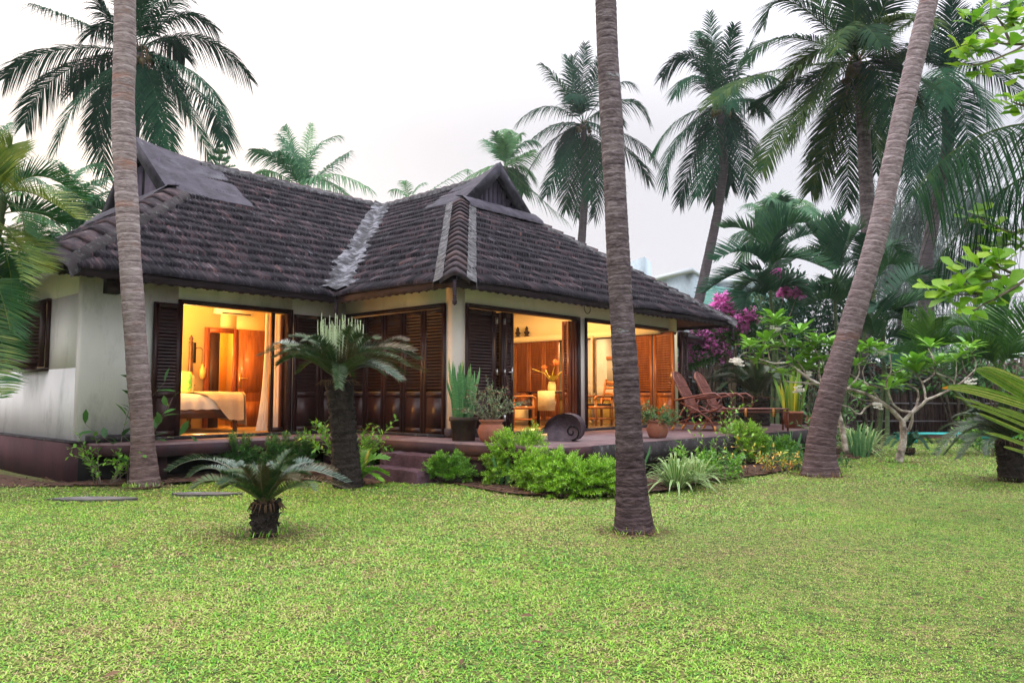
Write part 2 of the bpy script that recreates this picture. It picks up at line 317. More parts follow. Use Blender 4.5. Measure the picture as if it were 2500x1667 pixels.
# --- louvred leaves --------------------------------------------------------
def leaf_mb(wd, h, hp=.62, slats=24, M=None, t=.04):
    b = MB(M); st = .075
    b.box((0, -t / 2, 0), (st, t / 2, h)); b.box((wd - st, -t / 2, 0), (wd, t / 2, h))
    b.box((st, -t / 2, 0), (wd - st, t / 2, .09)); b.box((st, -t / 2, h - .08), (wd - st, t / 2, h)); b.box((st, -t / 2, hp), (wd - st, t / 2, hp + .09))
    b.box((st, -t / 4, .09), (wd - st, t / 4, hp)); b.box((st + .045, -t / 2.4, .14), (wd - st - .045, t / 2.4, hp - .05))
    z0 = hp + .10; z1 = h - .09
    for k in range(slats):
        z = z0 + (k + .5) * (z1 - z0) / slats; hh = (z1 - z0) / slats
        b.add([(st, -t * .45, z - hh * .62), (wd - st, -t * .45, z - hh * .62), (wd - st, t * .45, z + hh * .62), (st, t * .45, z + hh * .62),
               (st, -t * .45, z - hh * .62 + .008), (wd - st, -t * .45, z - hh * .62 + .008), (wd - st, t * .45, z + hh * .62 + .008), (st, t * .45, z + hh * .62 + .008)],
              [(0, 3, 2, 1), (4, 5, 6, 7), (0, 1, 5, 4), (2, 3, 7, 6)], r=random.random())
    return b
def leaf(u, v, rz, wd=.56, m=None, h=2.12, handle=None, z=.60):
    M = TM(u, v, z, rz)
    o = part('shutter_door', leaf_mb(wd, h, M=M), m or m_dark)
    if handle:
        b = MB(M); s = handle
        b.box((wd - .06, s * .021, .92), (wd - .02, s * .032, 1.16)); b.box((wd - .16, s * .04, 1.05), (wd - .03, s * .055, 1.07)); b.box((wd - .045, s * .03, 1.05), (wd - .03, s * .055, 1.07))
        b.build('handle', m_steel, o)
    return o
def hinge(u, v, z):
    b = MB(); b.box((u - .012, v - .03, z), (u + .012, v + .03, z + .11)); part('hinge', b, m_steel)
# bedroom front: leaf folded back on the wall left, two leaves right
leaf(-3.64, 3.045, 0, .44); leaf(-1.145, 3.045, 0, .55); leaf(-.58, 3.045, 0, .54)
leaf(-1.20, 3.27, R(90), .42, m_red); leaf(-1.25, 3.27, R(88), .42, m_red)
# closed leaves of the inner-court side
for k in range(5): leaf(.05, .305 + k * .546, math.pi / 2, .543)
# living room left stack: one leaf closed, two folded
leaf(.27, .05, 0, .70, handle=None); leaf(1.0, .05, R(78), .62); leaf(1.16, .02, R(82), .6)
leaf(1.20, .04, 0.03, .255, handle=-1)
for z in (.8, 1.6, 2.5): hinge(.985, .01, z); hinge(1.175, .0, z)
# right of first opening: stacked leaves edge on
leaf(3.20, .10, R(80), .22, m_red); leaf(3.26, .06, R(84), .24, m_red); leaf(3.32, .03, R(86), .26, m_red)
leaf(5.1, .10, R(84), .22, m_red)
# end wall of the living room (plane u=6.87): teak louvres
for k, v0 in enumerate((-.14, .44)): leaf(6.80, v0, math.pi / 2, .54, m_teak)
for k in range(3): leaf(6.80, 3.26 + k * .52, math.pi / 2, .51, m_teak)
leaf(6.80, 1.02, R(170), .45, m_teak); leaf(6.80, 2.08, R(197), .32, mat('cream_louvre', [(.62, .52, .36), (.75, .64, .45)], rough=.5))
leaf(6.93, -.20, R(10), .34); leaf(6.93, -.25, R(5), .34)
b = MB(); b.box((6.77, -.08, 1.55), (6.78, -.05, 1.8)); part('door_pull', b, m_brass)
b = MB(); b.box((6.87, -.1, 2.70), (7.0, 11, WT)); b.box((6.6, .2, 2.68), (6.99, 11, 2.82)); b.box((6.87, 4.85, .58), (7.0, 11, 2.70)); part('ledge_wall', b, m_cream)
b = MB(); b.box((6.83, -.14, 2.655), (6.9, 11, 2.70)); part('door_frame', b, m_dark)
b = MB(); b.tube([(6.6, 2.9, .6), (6.6, 2.9, 2.66)], .018, 8); part('curtain_pole', b, mat('pale_wood', [(.75, .6, .35)], rough=.4))
# living room inner faces
b = MB()
b.box((.22, .21, HZ + .04), (6.86, .215, WT)); b.box((.155, 3.3, .58), (.2, 6.0, WT)); b.box((.2, 6.0, .58), (6.85, 6.15, WT)); b.box((.201, .21, HZ + .04), (.205, 3.3, WT))
part('living_room_wall', b, m_cream)
# kitchen room beyond the end wall
b = MB(); b.box((9.7, 1.6, .58), (9.8, 6, WT)); b.box((7.0, 5.9, .58), (9.7, 6, WT)); b.box((7.0, 1.5, .58), (9.8, 1.6, WT)); part('kitchen_wall', b, m_cream)
b = MB(); b.box((6.86, 1.5, .552), (9.8, 6, .575)); part('kitchen_floor', b, m_floor)
# bedroom
VB = 6.15
b = MB(); b.box((-4.45, VB, .58), (-.98, VB + .1, WT)); b.box((-.98, VB, 2.62), (-.72 + .1, VB + .1, WT)); b.box((-.62, VB, .58), (.15, VB + .1, WT)); b.box((-4.44, 3.31, .58), (-4.40, VB, WT))
b.box((.08, 3.31, .58), (.15, VB, WT)); b.box((-4.4, 3.305, HZ + .03), (.08, 3.31, WT))
part('bedroom_wall', b, m_cream)
b = MB(); b.box((-2.2, VB + 1.5, .58), (.6, VB + 1.55, WT)); b.box((-.05, VB + .1, .58), (0, VB + 1.5, WT)); b.box((-2.2, VB + .1, .58), (-2.1, VB + 1.5, WT)); part('passage_wall', b, mat('ochre_wall', [(.80, .46, .08), (.86, .52, .12)], rough=.8))
b = MB(); b.box((-4.6, 3.2, WT), (9.75, 11, WT + .03)); b.box((.05, .05, WT + .001), (6.95, 3.2, WT + .031)); b.box((6.95, 1.6, WT + .002), (9.75, 3.2, WT + .032)); part('ceiling', b, m_cream)
# bedroom inner door: frame + open leaf
b = MB(); b.box((-1.32, VB - .04, .58), (-1.22, VB + .0, 2.66)); b.box((-.70, VB - .04, .58), (-.60, VB, 2.66)); b.box((-1.22, VB - .04, 2.56), (-.70, VB, 2.66)); part('door_frame', b, m_red)
b = MB(); b.box((-1.215, VB + .02 - .05, .58), (-1.0, VB - .003, 2.55)); part('door_leaf', b, m_dark)
b = MB(); b.box((-.585, VB - .075, .60), (.07, VB - .03, 2.66)); b.box((-.47, VB - .09, 1.32), (-.04, VB - .075, 2.54)); b.box((-.47, VB - .09, .75), (-.04, VB - .075, 1.12)); b.box((-.42, VB - .10, 1.37), (-.09, VB - .09, 2.49))
dl = part('door_leaf', b, m_teak)
b = MB(); b.box((-.575, VB - .085, 1.42), (-.535, VB - .076, 1.72)); b.box((-.555, VB - .12, 1.60), (-.40, VB - .105, 1.62)); b.box((-.56, VB - .12, 1.60), (-.545, VB - .08, 1.62)); b.build('handle', m_brass, dl)
# sliding glass post + sheer
b = MB(); b.box((-1.50, 3.20, .60), (-1.44, 3.25, HZ)); b.box((-1.44, 3.20, .60), (-1.24, 3.25, .68)); b.box((-1.44, 3.20, HZ - .06), (-1.24, 3.25, HZ - .001)); part('glass_door_frame', b, m_dark)

# window shutter on the end wall
WV0, WV1, WZ0, WZ1 = 4.5, 5.9, 1.64, 2.80
b = MB(); b.box((-4.70, WV0, WZ0), (-4.60, WV1, WZ0 + .05)); b.box((-4.70, WV0, WZ1 - .05), (-4.60, WV1, WZ1)); b.box((-4.70, WV0, WZ0 + .05), (-4.60, WV0 + .05, WZ1 - .05)); b.box((-4.70, WV1 - .05, WZ0 + .05), (-4.60, WV1, WZ1 - .05)); wf = part('window_frame', b, m_dark)
for (v_, an) in ((WV0 + .03, 132), (WV1 - .03, 215)):
    b = leaf_mb(.66, 1.05, .02, 15, TM(-4.72, v_, WZ0 + .06, R(an))); b.build('window_shutter', m_dark, wf)
# beam end block under the eave
b = MB(); b.box((-4.38, 2.86, 2.78), (-4.18, 3.1, 3.0)); part('eave_bracket', b, m_fascia)

# --- roof ------------------------------------------------------------------
GA = .33; RIB = .070
def slope(org, ax, up2, d_max, lo, hi, fine=True):
    """org: eave origin (u,v); ax: unit dir along eave; up2: unit dir up the slope (plan); lo/hi: functions of plan distance d -> limits along ax"""
    b = MB(); org = np.array(org, float); ax = np.array(ax, float); up2 = np.array(up2, float)
    nc = int(math.ceil(d_max / (GA * .82))); dd = d_max / nc
    st = RIB / 4 if fine else RIB
    for k in range(nc):
        d0, d1_ = k * dd - .03, (k + 1) * dd + .04
        a, c = lo(max(0, k * dd)), hi(max(0, k * dd)); a1, c1 = lo(min(d_max, (k + 1) * dd)), hi(min(d_max, (k + 1) * dd))
        A, B = min(a, a1), max(c, c1)
        off = (k % 2) * RIB
        s = np.arange(A, B + st, st); n = len(s)
        rib = np.abs(np.cos((s + off) / RIB * math.pi)) ** 1.2 * .028 if fine else np.zeros(n)
        tile = np.floor((s + off) / (RIB * 3)).astype(int)
        tr = rng.random(tile.max() - tile.min() + 2)[tile - tile.min()]; jz = (rng.random(tile.max() - tile.min() + 2) * .014)[tile - tile.min()]
        rows = []
        wav = .012 * np.sin(s * 1.3 + k) + .006 * np.sin(s * 4.1 + 2 * k)
        for (d, hh, tt) in ((d0, -.03 if k else .0, 0), (d0, .042 if k else .020, 1), (d0 + dd * .5, .016, 1), (d1_, -.002, .9)):
            al, ah = lo(min(max(d, 0), d_max)), hi(min(max(d, 0), d_max))
            ss = np.clip(s, al, ah)
            z = ZE + PIT * d + hh + (rib + jz) * tt + wav
            P = org[None, :] + ss[:, None] * ax[None, :] + d * up2[None, :]
            if tt and d == d0: P = P - up2[None, :] * (rib * .5)[:, None]
            rows.append(np.concatenate([P, z[:, None]], 1))
        V = np.stack(rows, 0); b.grid(V, r=np.tile(tr[:-1], 3)); uu = np.concatenate([np.c_[s + org[0] * 3.1, np.full(n, q + k * 7.3), np.full(n, k * 1.7)] for q in (d0, d0, d0 + dd * .5, d1_)]); b.uvs.append(uu)
    return part('roof_slope', b, m_tile)
U_, V_ = (1, 0), (0, 1)
GA_U, GA_W, GC_V, GC_W = -2.35, 1.65, 2.9, 1.10
slope((0, 2.4), U_, V_, 4.7, lambda d: -5.4 + min(d, 3.05), lambda d: -.7 + d)                       # front of the bedroom wing
slope((-.7, 0), V_, U_, 4.7, lambda d: -.7 + min(d, 3.6), lambda d: 2.4 + d)                          # court side of the front wing
slope((0, -.7), U_, V_, 3.6, lambda d: -.7 + d, lambda d: 8.7 - d)                                    # hip end over the veranda
slope((-5.4, 0), V_, U_, 3.05, lambda d: 2.4 + d, lambda d: 11.8 - d)                                 # left hip end
slope((8.7, 0), V_, (-1, 0), 4.7, lambda d: -.7 + min(d, 3.6), lambda d: 11.8 - d, False)
slope((0, 11.8), U_, (0, -1), 4.7, lambda d: -5.4 + min(d, 3.05), lambda d: 8.7 - d, False)
# underside boards
b = MB()
def uz(d): return ZE - .09 + PIT * d
for (p, q, n1, n2) in [((-5.35, 2.45), (-.65, 2.45), (-4.0, 3.6), (.5, 3.6)), ((-.65, 2.45), (-.65, -.65), (.5, 3.6), (.5, .5)), ((-.65, -.65), (8.65, -.65), (.5, .5), (7.0, 1.0)), ((-5.35, 11.75), (-5.35, 2.45), (-4.2, 10.6), (-4.2, 3.6))]:
    z2 = uz(1.15); b.add([(p[0], p[1], uz(.05)), (q[0], q[1], uz(.05)), (n2[0], n2[1], z2), (n1[0], n1[1], z2)], [(0, 1, 2, 3)], r=.5)
b.add([(8.65, -.65, uz(.05)), (8.65, 11.75, uz(.05)), (6.99, 10.1, uz(1.7)), (6.99, 1.01, uz(1.7))], [(0, 1, 2, 3)])
part('soffit', b, m_soffit)
def rafter(p, q, w_=.05, h_=.085): b = MB(); b.beam(p, q, w_, h_); part('rafter', b, m_soffit)
for k in range(20): v = 1.05 + k * .45; rafter((8.6, v, uz(.07) - .04), (6.95, v, uz(1.72) - .04))
for k in range(14): u = .1 + k * .58; rafter((u, -.6, uz(.07) - .04), (u, 0.02, uz(.7) - .04))
for k in range(8): u = -5.1 + k * .58; rafter((u, 2.5, uz(.07) - .04), (u, 3.1, uz(.7) - .04))
for k in range(4): v = -.1 + k * .6; rafter((-.6, v, uz(.07) - .04), (0, v, uz(.7) - .04))
rafter((6.95, 1.0, 4.05), (8.6, -.62, 2.95), .1, .14)
# fascia with scalloped lower edge
def fascia(p, q, z1=3.03, z0=2.89, t=.025, m=None):
    b = MB(); p = np.array(p, float); q = np.array(q, float); Lq = np.linalg.norm(q - p); T = (q - p) / Lq; S = np.array([T[1], -T[0]]) * t
    s = np.linspace(0, Lq, int(Lq / .03)); zl = z0 + .022 * np.abs(np.sin(s / .19 * math.pi)) + .012 * np.abs(np.sin(s / .06 * math.pi))
    P = p + s[:, None] * T
    rows = [np.c_[P + S, np.full(len(s), z1)], np.c_[P + S, zl], np.c_[P, zl], np.c_[P, np.full(len(s), z1)]]
    b.grid(np.stack(rows, 0)); return part('fascia_board', b, m or m_fascia)
fascia((-5.36, 2.44), (-.66, 2.44)); fascia((-.66, 2.44), (-.66, -.66)); fascia((-.66, -.66), (8.66, -.66)); fascia((-5.36, 11.7), (-5.36, 2.44)); fascia((8.66, -.66), (8.66, 11.7))
for (u, v, hh) in [(-.69, 2.41, .34), (-.69, -.69, .40), (8.68, -.68, .46)]:
    b = MB(); z = 3.02
    b.lathe([(.0, z), (.03, z), (.03, z - hh * .6), (.036, z - hh * .62), (.022, z - hh * .66), (.036, z - hh * .70), (.022, z - hh * .75), (.036, z - hh * .8), (.036, z - hh * .92), (.0, z - hh)], 10, (u, v, 0))
    part('eave_pendant', b, m_fascia)
# hip and ridge caps
def caps(p, q, wd=.40, rise=.11, n=None, flank=.10, lift=.05, name='hip_cap', m=None, mo=None):
    p = np.array(p, float); q = np.array(q, float); Lq = np.linalg.norm(q - p); T = (q - p) / Lq; S = nrm(np.cross(T, (0, 0, 1))); N = np.cross(S, T); n = n or int(Lq / .30)
    b = MB(); st = Lq / n
    sec = np.array([(-.5, -1.0), (-.36, -.62), (-.2, -.28), (-.08, -.06), (0, 0), (.08, -.06), (.2, -.28), (.36, -.62), (.5, -1.0)])
    for k in range(n):
        rows = []
        j = random.uniform(-.008, .008)
        for (s, up, sc) in ((k * st - .01, -.03, 1.0), (k * st - .012, .028, 1.03), (k * st, .05, 1.05), ((k + .5) * st, .03, .96), ((k + 1) * st + .05, -.002, .9)):
            c = p + T * s + N * (lift + up)
            rows.append(c + S * (sec[:, 0] * wd * sc + j)[:, None] + N * (sec[:, 1] * rise)[:, None])
        b.grid(np.stack(rows, 0), r=random.random())
    o = part(name, b, m or m_captile)
    b = MB()
    for sg in (-1, 1):
        s = np.linspace(-.02, Lq, int(Lq / .06)); rows = []
        for (a, hz) in ((.40, -rise * .5 + .02), (.5, -rise * .85 + .03), (.5 + flank / wd, -rise * 1.25 + .035), (.52 + flank / wd, -rise * 2.0)):
            jj = (rng.random(len(s)) - .5) * .02
            rows.append(p + T * s[:, None] + S * (sg * a * wd + jj)[:, None] + N * (lift + hz + jj * .3)[:, None])
        b.grid(np.stack(rows, 0))
    part('mortar_band', b, mo or m_mortar)
    return o
caps((-.7, -.7, ZE), (2.85, 2.85, ZE + PIT * 3.55), .46, .14, n=17, lift=.07)
caps((8.7, -.7, ZE), (5.12, 2.88, ZE + PIT * 3.58), .34, .10)
caps((-5.4, 2.4, ZE), (GA_U - .02, 5.43, ZE + PIT * 3.03), .54, .15, n=10, lift=.08, flank=.05, mo=m_dirty)
caps((-5.4, 11.8, ZE), (GA_U, 8.75, ZE + PIT * 3.05), .42, .12)
caps((4, 7.1, 6.34), (4, 3.4, 6.36), .30, .10, name='ridge_cap')
caps((3.9, 7.1, 6.34), (GA_U + 1.2, 7.1, 6.36), .30, .10, name='ridge_cap')
# valley
b = MB(); n = 60; tt = np.linspace(0, 4.66, n); rows = []
for a in (-.34, -.25, -.14, -.02, .02, .15, .27, .36):
    jj = np.convolve(rng.random(n + 2) - .5, [.3, .4, .3], 'valid') * .24 * (abs(a) > .1); o_ = (a + jj) * (1.0 - .25 * tt / 4.66)
    dmin = np.where(o_ > 0, tt, tt)
    x = -.7 + tt + o_ * .707; y = 2.4 + tt - o_ * .707
    dz = np.minimum(x + .7, y - 2.4); dz = np.where(np.abs(a) < .1, tt, np.maximum(x + .7, y - 2.4) - abs(o_) * 0.0)
    z = ZE + PIT * np.maximum(np.minimum(tt + np.abs(o_) * .707, 9), 0) * 1.0 + .10 - .09 * (np.abs(o_) > .22)
    rows.append(np.c_[x, y, z])
b.grid(np.stack(rows, 0)); part('valley_mortar', b, mat('pale_valley_mortar', [(.014, .014, .018), (.055, .056, .066), (.17, .175, .20)], rough=.95, scale=5, bump=.9, bscale=18, lo=.38, hi=.62))
# gablets
def gablet(f, w0, zf, zp, ridge_z, inw=1.5, ov=.16, slats=14):
    """f(s,w,z): s inward, w lateral -> local coords"""
    ns, nw = 12, 10
    for sg in (-1, 1):
        b = MB(); V = np.zeros((ns, nw, 3))
        for i in range(ns):
            s = -ov + (inw + ov) * i / (ns - 1); k = max(0, 1 - (s + ov) / (inw + ov)) ** 1.7
            for j in range(nw):
                wv = (w0 + .16) * (1 - j / (nw - 1)); zr = zf + (ridge_z - zf) * (1 - wv / w0); zb = zf + (zp - zf) * (1 - wv / w0)
                z = zr + (zb - zr) * k + .075 + .02 * math.sin(j * 2.1) * (1 - k)
                V[i, j] = f(s, sg * wv, z)
        b.grid(V); part('gablet_sheet', b, m_cement, smooth=True)
        b = MB()       # barge board
        for s0, s1, ww, hh in ((-ov, -ov + .14, .0, .17),):
            P0 = [f(s0, sg * (w0 + .17), zf - .10), f(s0, 0, zp + .06), f(s0, 0, zp - .24), f(s0, sg * (w0 - .20), zf - .10)]
            P1 = [f(s1, sg * (w0 + .17), zf - .10), f(s1, 0, zp + .06), f(s1, 0, zp - .24), f(s1, sg * (w0 - .20), zf - .10)]
            b.add(P0 + P1, [(0, 1, 2, 3), (7, 6, 5, 4), (0, 4, 5, 1), (1, 5, 6, 2), (2, 6, 7, 3), (3, 7, 4, 0)])
        part('barge_board', b, mat('barge_cement', [(.018, .016, .026), (.055, .052, .07)], rough=.9, scale=4, stain=((.13, .15, .15), .58, .72), sscale=5) if 'barge_cement' not in MATS else MATS['barge_cement'])
    b = MB(); s = .10
    b.add([f(s, -w0, zf - .1), f(s, w0, zf - .1), f(s, 0, zp - .05)], None, [(0, 1, 2)]); part('gablet_panel', b, m_black)
    b = MB()
    for k in range(slats):
        wv = -w0 + (k + .5) * 2 * w0 / slats; top = zf + (zp - zf) * (1 - abs(wv) / w0) - .14; ht = .5 * 2 * w0 / slats * .8
        if top > zf + .08:
            a0 = f(s - .03, wv - ht, zf); a1 = f(s - .03, wv + ht, zf); b.add([a0, a1, f(s - .03, wv + ht, top), f(s - .03, wv - ht, top), f(s - .01, wv - ht, zf), f(s - .01, wv + ht, zf), f(s - .01, wv + ht, top), f(s - .01, wv - ht, top)], [(0, 1, 2, 3), (0, 3, 7, 4), (1, 5, 6, 2), (3, 2, 6, 7)])
    part('gablet_slats', b, mat('gablet_wood', [(.05, .04, .07), (.10, .08, .12)], rough=.8) if 'gablet_wood' not in MATS else MATS['gablet_wood'])
    b = MB()           # mortar flashing at the gablet foot
    nn = 30; ww = np.linspace(-w0 - .15, w0 + .15, nn); rows = []
    for (s, dz) in ((.05, .10), (-.18, .07), (-.42, -.13), (-.46, -.22)):
        jj = (rng.random(nn) - .5) * .03; rows.append(np.array([f(s + jj[i], ww[i], zf + dz + jj[i]) for i in range(nn)]))
    b.grid(np.stack(rows, 0)); part('mortar_band', b, m_cement)
gablet(lambda s, wv, z: (4 + wv, GC_V + s, z), GC_W, ZE + PIT * 3.6, 6.60, 6.34, inw=1.1)
gablet(lambda s, wv, z: (GA_U + s, 7.1 + wv, z), GA_W, ZE + PIT * 3.05, 6.56, 6.34, inw=1.6, slats=4)
# low outbuilding behind the veranda end
ob = empty('outbuilding', W(10.67, 3.9), 'low outbuilding with a grey corrugated tile roof just past the veranda end', 'shed', rz=HA)
b = MB()
def ob_slope(org, ax, up2, dm, lo, hi, zE, pit):
    for k in range(int(dm / .3)):
        d0, d1_ = k * .3 - .02, (k + 1) * .3 + .03; s = np.arange(lo(k * .3), hi(k * .3) + .06, .05)
        rib = np.abs(np.cos(s / .12 * math.pi)) * .02; rows = []
        for d, h in ((d0, -.02), (d0, .03), (d1_, .0)):
            ss = np.clip(s, lo(max(d, 0)), hi(max(d, 0))); P = np.array(org)[None] + ss[:, None] * np.array(ax)[None] + d * np.array(up2)[None]
            rows.append(np.c_[P, zE + pit * d + h + rib * (h >= 0)])
        b.grid(np.stack(rows, 0), r=random.random())
ob_slope((0, -1.9), (1, 0), (0, 1), 1.9, lambda d: -1.7, lambda d: 2.0 - d, 2.95, .42)
ob_slope((2.0, 0), (0, 1), (-1, 0), 1.9, lambda d: -1.9 + d, lambda d: 1.9 - d, 2.95, .42)
b.build('roof', m_captile, ob)
b = MB(); b.box((-1.5, -.4, 0), (-.3, 1.5, 3.0)); b.build('wall', m_plaster, ob)
b = MB(); b.box((-1.7, -1.9, 2.78), (1.98, -1.86, 2.94)); b.box((1.94, -1.86, 2.78), (1.98, 1.9, 2.94)); b.build('fascia_board', m_dark, ob)

u_, z_ = 3.62, 2.99
b = MB(); a = np.linspace(0, 2 * math.pi, 20); b.tube(np.c_[u_ + .10 * np.sin(a), np.full(20, -.02), z_ - .0 + .10 * np.cos(a)], .007, 5, cap=False); b.tube([(u_ - .25, -.015, z_ + .11), (u_, -.02, z_ + .10), (u_ + .3, -.015, z_ + .11)], .006, 5); part('cable_loop', b, m_dirty)
# ================================================================ INTERIOR AND VERANDA OBJECTS
m_cloth = mat('cream_bedlinen', [(.72, .66, .55), (.82, .76, .66)], rough=.9, scale=2, bump=.35, bscale=6)
m_throw = mat('beige_throw', [(.48, .36, .22), (.60, .47, .31)], rough=.95, scale=3, bump=.3)
m_orange = mat('orange_varnished_wood', [(.36, .12, .025), (.52, .20, .045)], rough=.4, scale=6, stretch=(3, 3, 1), coat=.3)
m_terr = mat('terracotta', [(.24, .085, .05), (.38, .15, .10)], rough=.85, scale=4, stain=((.16, .13, .10), .55, .8), bump=.2)
m_terr_d = mat('dark_mossy_terracotta', [(.035, .028, .022), (.10, .06, .045)], rough=.95, scale=4, stain=((.12, .10, .07), .5, .8), bump=.3)
m_soil = mat('soil', [(.035, .018, .012), (.11, .055, .035)], rough=1, scale=9, bump=.6, bscale=40)
m_rattan = mat('rattan', [(.11, .028, .022), (.22, .07, .045)], rough=.45, scale=12, coat=.2)
m_rattan_l = mat('cane_binding', [(.50, .20, .04), (.62, .28, .07)], rough=.5)
# bed (own frame: x to the right side, head against the back wall at +y)
bed = empty('bed', W(-2.46, 5.08, FLZ), 'wooden four-poster bed with cream sheet in the lit bedroom', 'bed', rz=HA)
m_bed = mat('dark_bed_wood', [(.045, .018, .010), (.10, .04, .02)], rough=.4, coat=.3, scale=5)
b = MB(); b.box((-.84, -.97, .28), (.84, -.91, .47)); b.box((-.84, .91, .28), (.84, .97, .47)); b.box((.78, -.91, .28), (.84, .91, .47)); b.box((-.84, -.91, .28), (-.78, .91, .47)); b.build('bed_frame', m_bed, bed)
for x in (-.80, .80):
    for y in (-.93, .93):
        b = MB(); b.lathe([(0, 0), (.035, 0), (.045, .05), (.03, .12), (.05, .24), (.05, .28)], 10, (x, y, 0)); b.build('leg', m_bed, bed)
for x in (-.80, .80):
    b = MB(); b.lathe([(0, .46), (.075, .46), (.075, .92), (.10, .94), (.06, .97), (.055, 1.1), (.035, 1.85), (.05, 1.87), (.025, 1.90), (.045, 1.95), (.012, 2.02), (.0, 2.04)], 12, (x, .93, 0)); b.build('post', m_bed, bed)
b = MB(); b.box((-.78, .90, .5), (.78, .94, 1.05)); b.build('headboard', m_bed, bed)
n = 50; xs = np.linspace(-.86, .88, n); rows = []
for y, z in ((-1.0, .45), (-1.015, .56), (-1.0, .68), (-.96, .735), (-.88, .75), (0, .765), (.6, .76), (.9, .75)):
    wv = .014 * np.sin(xs * 23 + y * 3 + .8 * np.sin(xs * 7)) * (y < -.9); rows.append(np.c_[xs, y + wv, z + .006 * np.sin(xs * 31 + y * 9) + 0 * xs])
b = MB(); b.grid(np.stack(rows, 0)); b.box((.80, -.95, .44), (.87, .9, .745)); b.build('bedsheet', m_cloth, bed, smooth=True)
thr = empty('throw_blanket', W(-2.46, 5.08, FLZ), 'beige throw draped over the foot corner of the bed', 'blanket', rz=HA)
b = MB(); rows = []
for y, z, x0, x1 in ((-1.06, .24, .62, .90), (-1.055, .40, .50, .90), (-1.05, .60, .34, .90), (-1.02, .735, .20, .90), (-.92, .785, .02, .90), (-.5, .79, -.2, .90), (0, .795, -.3, .90), (.3, .79, -.3, .90)):
    x = np.linspace(x0, x1, 16); rows.append(np.c_[x, y + .012 * np.sin(x * 26), z + .008 * np.sin(x * 21)])
b.grid(np.stack(rows, 0)); rows = []
for y in np.linspace(-1.06, .3, 22): rows.append(np.array([(.89, y, .79), (.93, y, .74), (.95 + .018 * math.sin(y * 20), y, .5), (.99 + .03 * math.sin(y * 20), y, .12 + .10 * (y + 1.06))]))
b.grid(np.stack(rows, 0)); b.build('throw_cloth', m_throw, thr, smooth=True)
bed.scale = (1, 1, .93); thr.scale = (1, 1, .93)
def pillow(loc, sx, sy, sz, m, label, rz=0):
    b = MB(); a = np.linspace(-1, 1, 12); X, Y = np.meshgrid(a, a); e = (1 - X ** 4) * (1 - Y ** 4)
    for s in (1, -1): b.grid(np.stack([np.full_like(X, 0) + s * sx / 2 * e ** .5, X * sy / 2 * (1 - .06 * Y * Y), Y * sz / 2 * (1 - .06 * X * X)], -1))
    o = b.build('pillow', m, None, smooth=True); o.location = loc; o.rotation_euler = (0, R(-14), HA + rz + R(75)); tag(o, label, 'pillow')
pillow(W(-2.02, 5.72, FLZ + .92), .16, .5, .46, mat('floral_pillow', [(.12, .45, .14), (.2, .6, .2), (.85, .35, .08)], rough=.9, scale=7, lo=.4, hi=.6), 'green and orange patterned pillow at the head of the bed')
pillow(W(-1.86, 5.86, FLZ + .90), .14, .4, .38, m_cloth, 'plain cream pillow beside the patterned one on the bed')
# air conditioner
ac = empty('air_conditioner', W(-.75, VB, 2.95), 'white wall air conditioner high above the bedroom door', 'air conditioner', rz=HA)
b = MB(); b.box((-.40, -.20, .0), (.42, -.001, .27)); b.box((-.40, -.22, .03), (.42, -.20, .25)); b.build('casing', m_white, ac)
b = MB(); b.box((-.30, -.215, .005), (.34, -.19, .028)); b.build('vent', m_black, ac)
# wall lantern
ln = empty('wall_lantern', W(-1.52, VB, 2.02), 'small glass lantern hanging from an iron wall bracket in the bedroom', 'lantern', rz=HA)
b = MB(); b.cbox((0, -.012, .1), (.045, .02, .42)); a = np.linspace(0, math.pi, 8); b.tube(np.c_[.0 + .0 * a + .10 * (1 - np.cos(a)) / 1.4, -.04 + 0 * a, .16 + .05 * np.sin(a)], .006, 6); b.tube([(.14, -.04, .16), (.14, -.04, -.12)], .004, 5); b.build('bracket', m_black, ln)
b = MB(); b.lathe([(.01, -.12), (.03, -.16), (.075, -.26), (.08, -.30), (.06, -.40), (.03, -.44)], 8, (.14, -.06, 0)); b.build('glass_shade', mat('lantern_glass', [(.75, .5, .2)], rough=.3, trans=.3), ln)
# sheer curtains
b = MB(); z = np.linspace(.62, 2.72, 14); rows = []
for zz in z:
    wd = -.03 + .16 * ((2.72 - zz) / 2.1) ** 3; x = np.linspace(-1.56 - wd + .0, -1.46, 20); rows.append(np.c_[x, 3.36 + .025 * np.sin(np.linspace(0, 22, 20)), np.full(20, zz)])
b.grid(np.stack(rows, 0)); 
for zz in (0,): pass
o = b.build('curtain', mat('sheer_curtain', [(.85, .80, .72)], rough=.9, trans=.5), None, smooth=True); o.location = HO; o.rotation_euler = (0, 0, HA); tag(o, 'sheer cream curtain gathered left of the bedroom door post', 'curtain', )
b = MB(); rows = []
for zz in z:
    x = np.linspace(-1.42, -1.26, 16); rows.append(np.c_[x, 3.32 + .02 * np.sin(np.linspace(0, 16, 16) + zz * .6), np.full(16, zz)])
b.grid(np.stack(rows, 0)); o = b.build('curtain', MATS['sheer_curtain'], None, smooth=True); o.location = HO; o.rotation_euler = (0, 0, HA); tag(o, 'sheer cream curtain hanging behind the narrow glass pane', 'curtain')
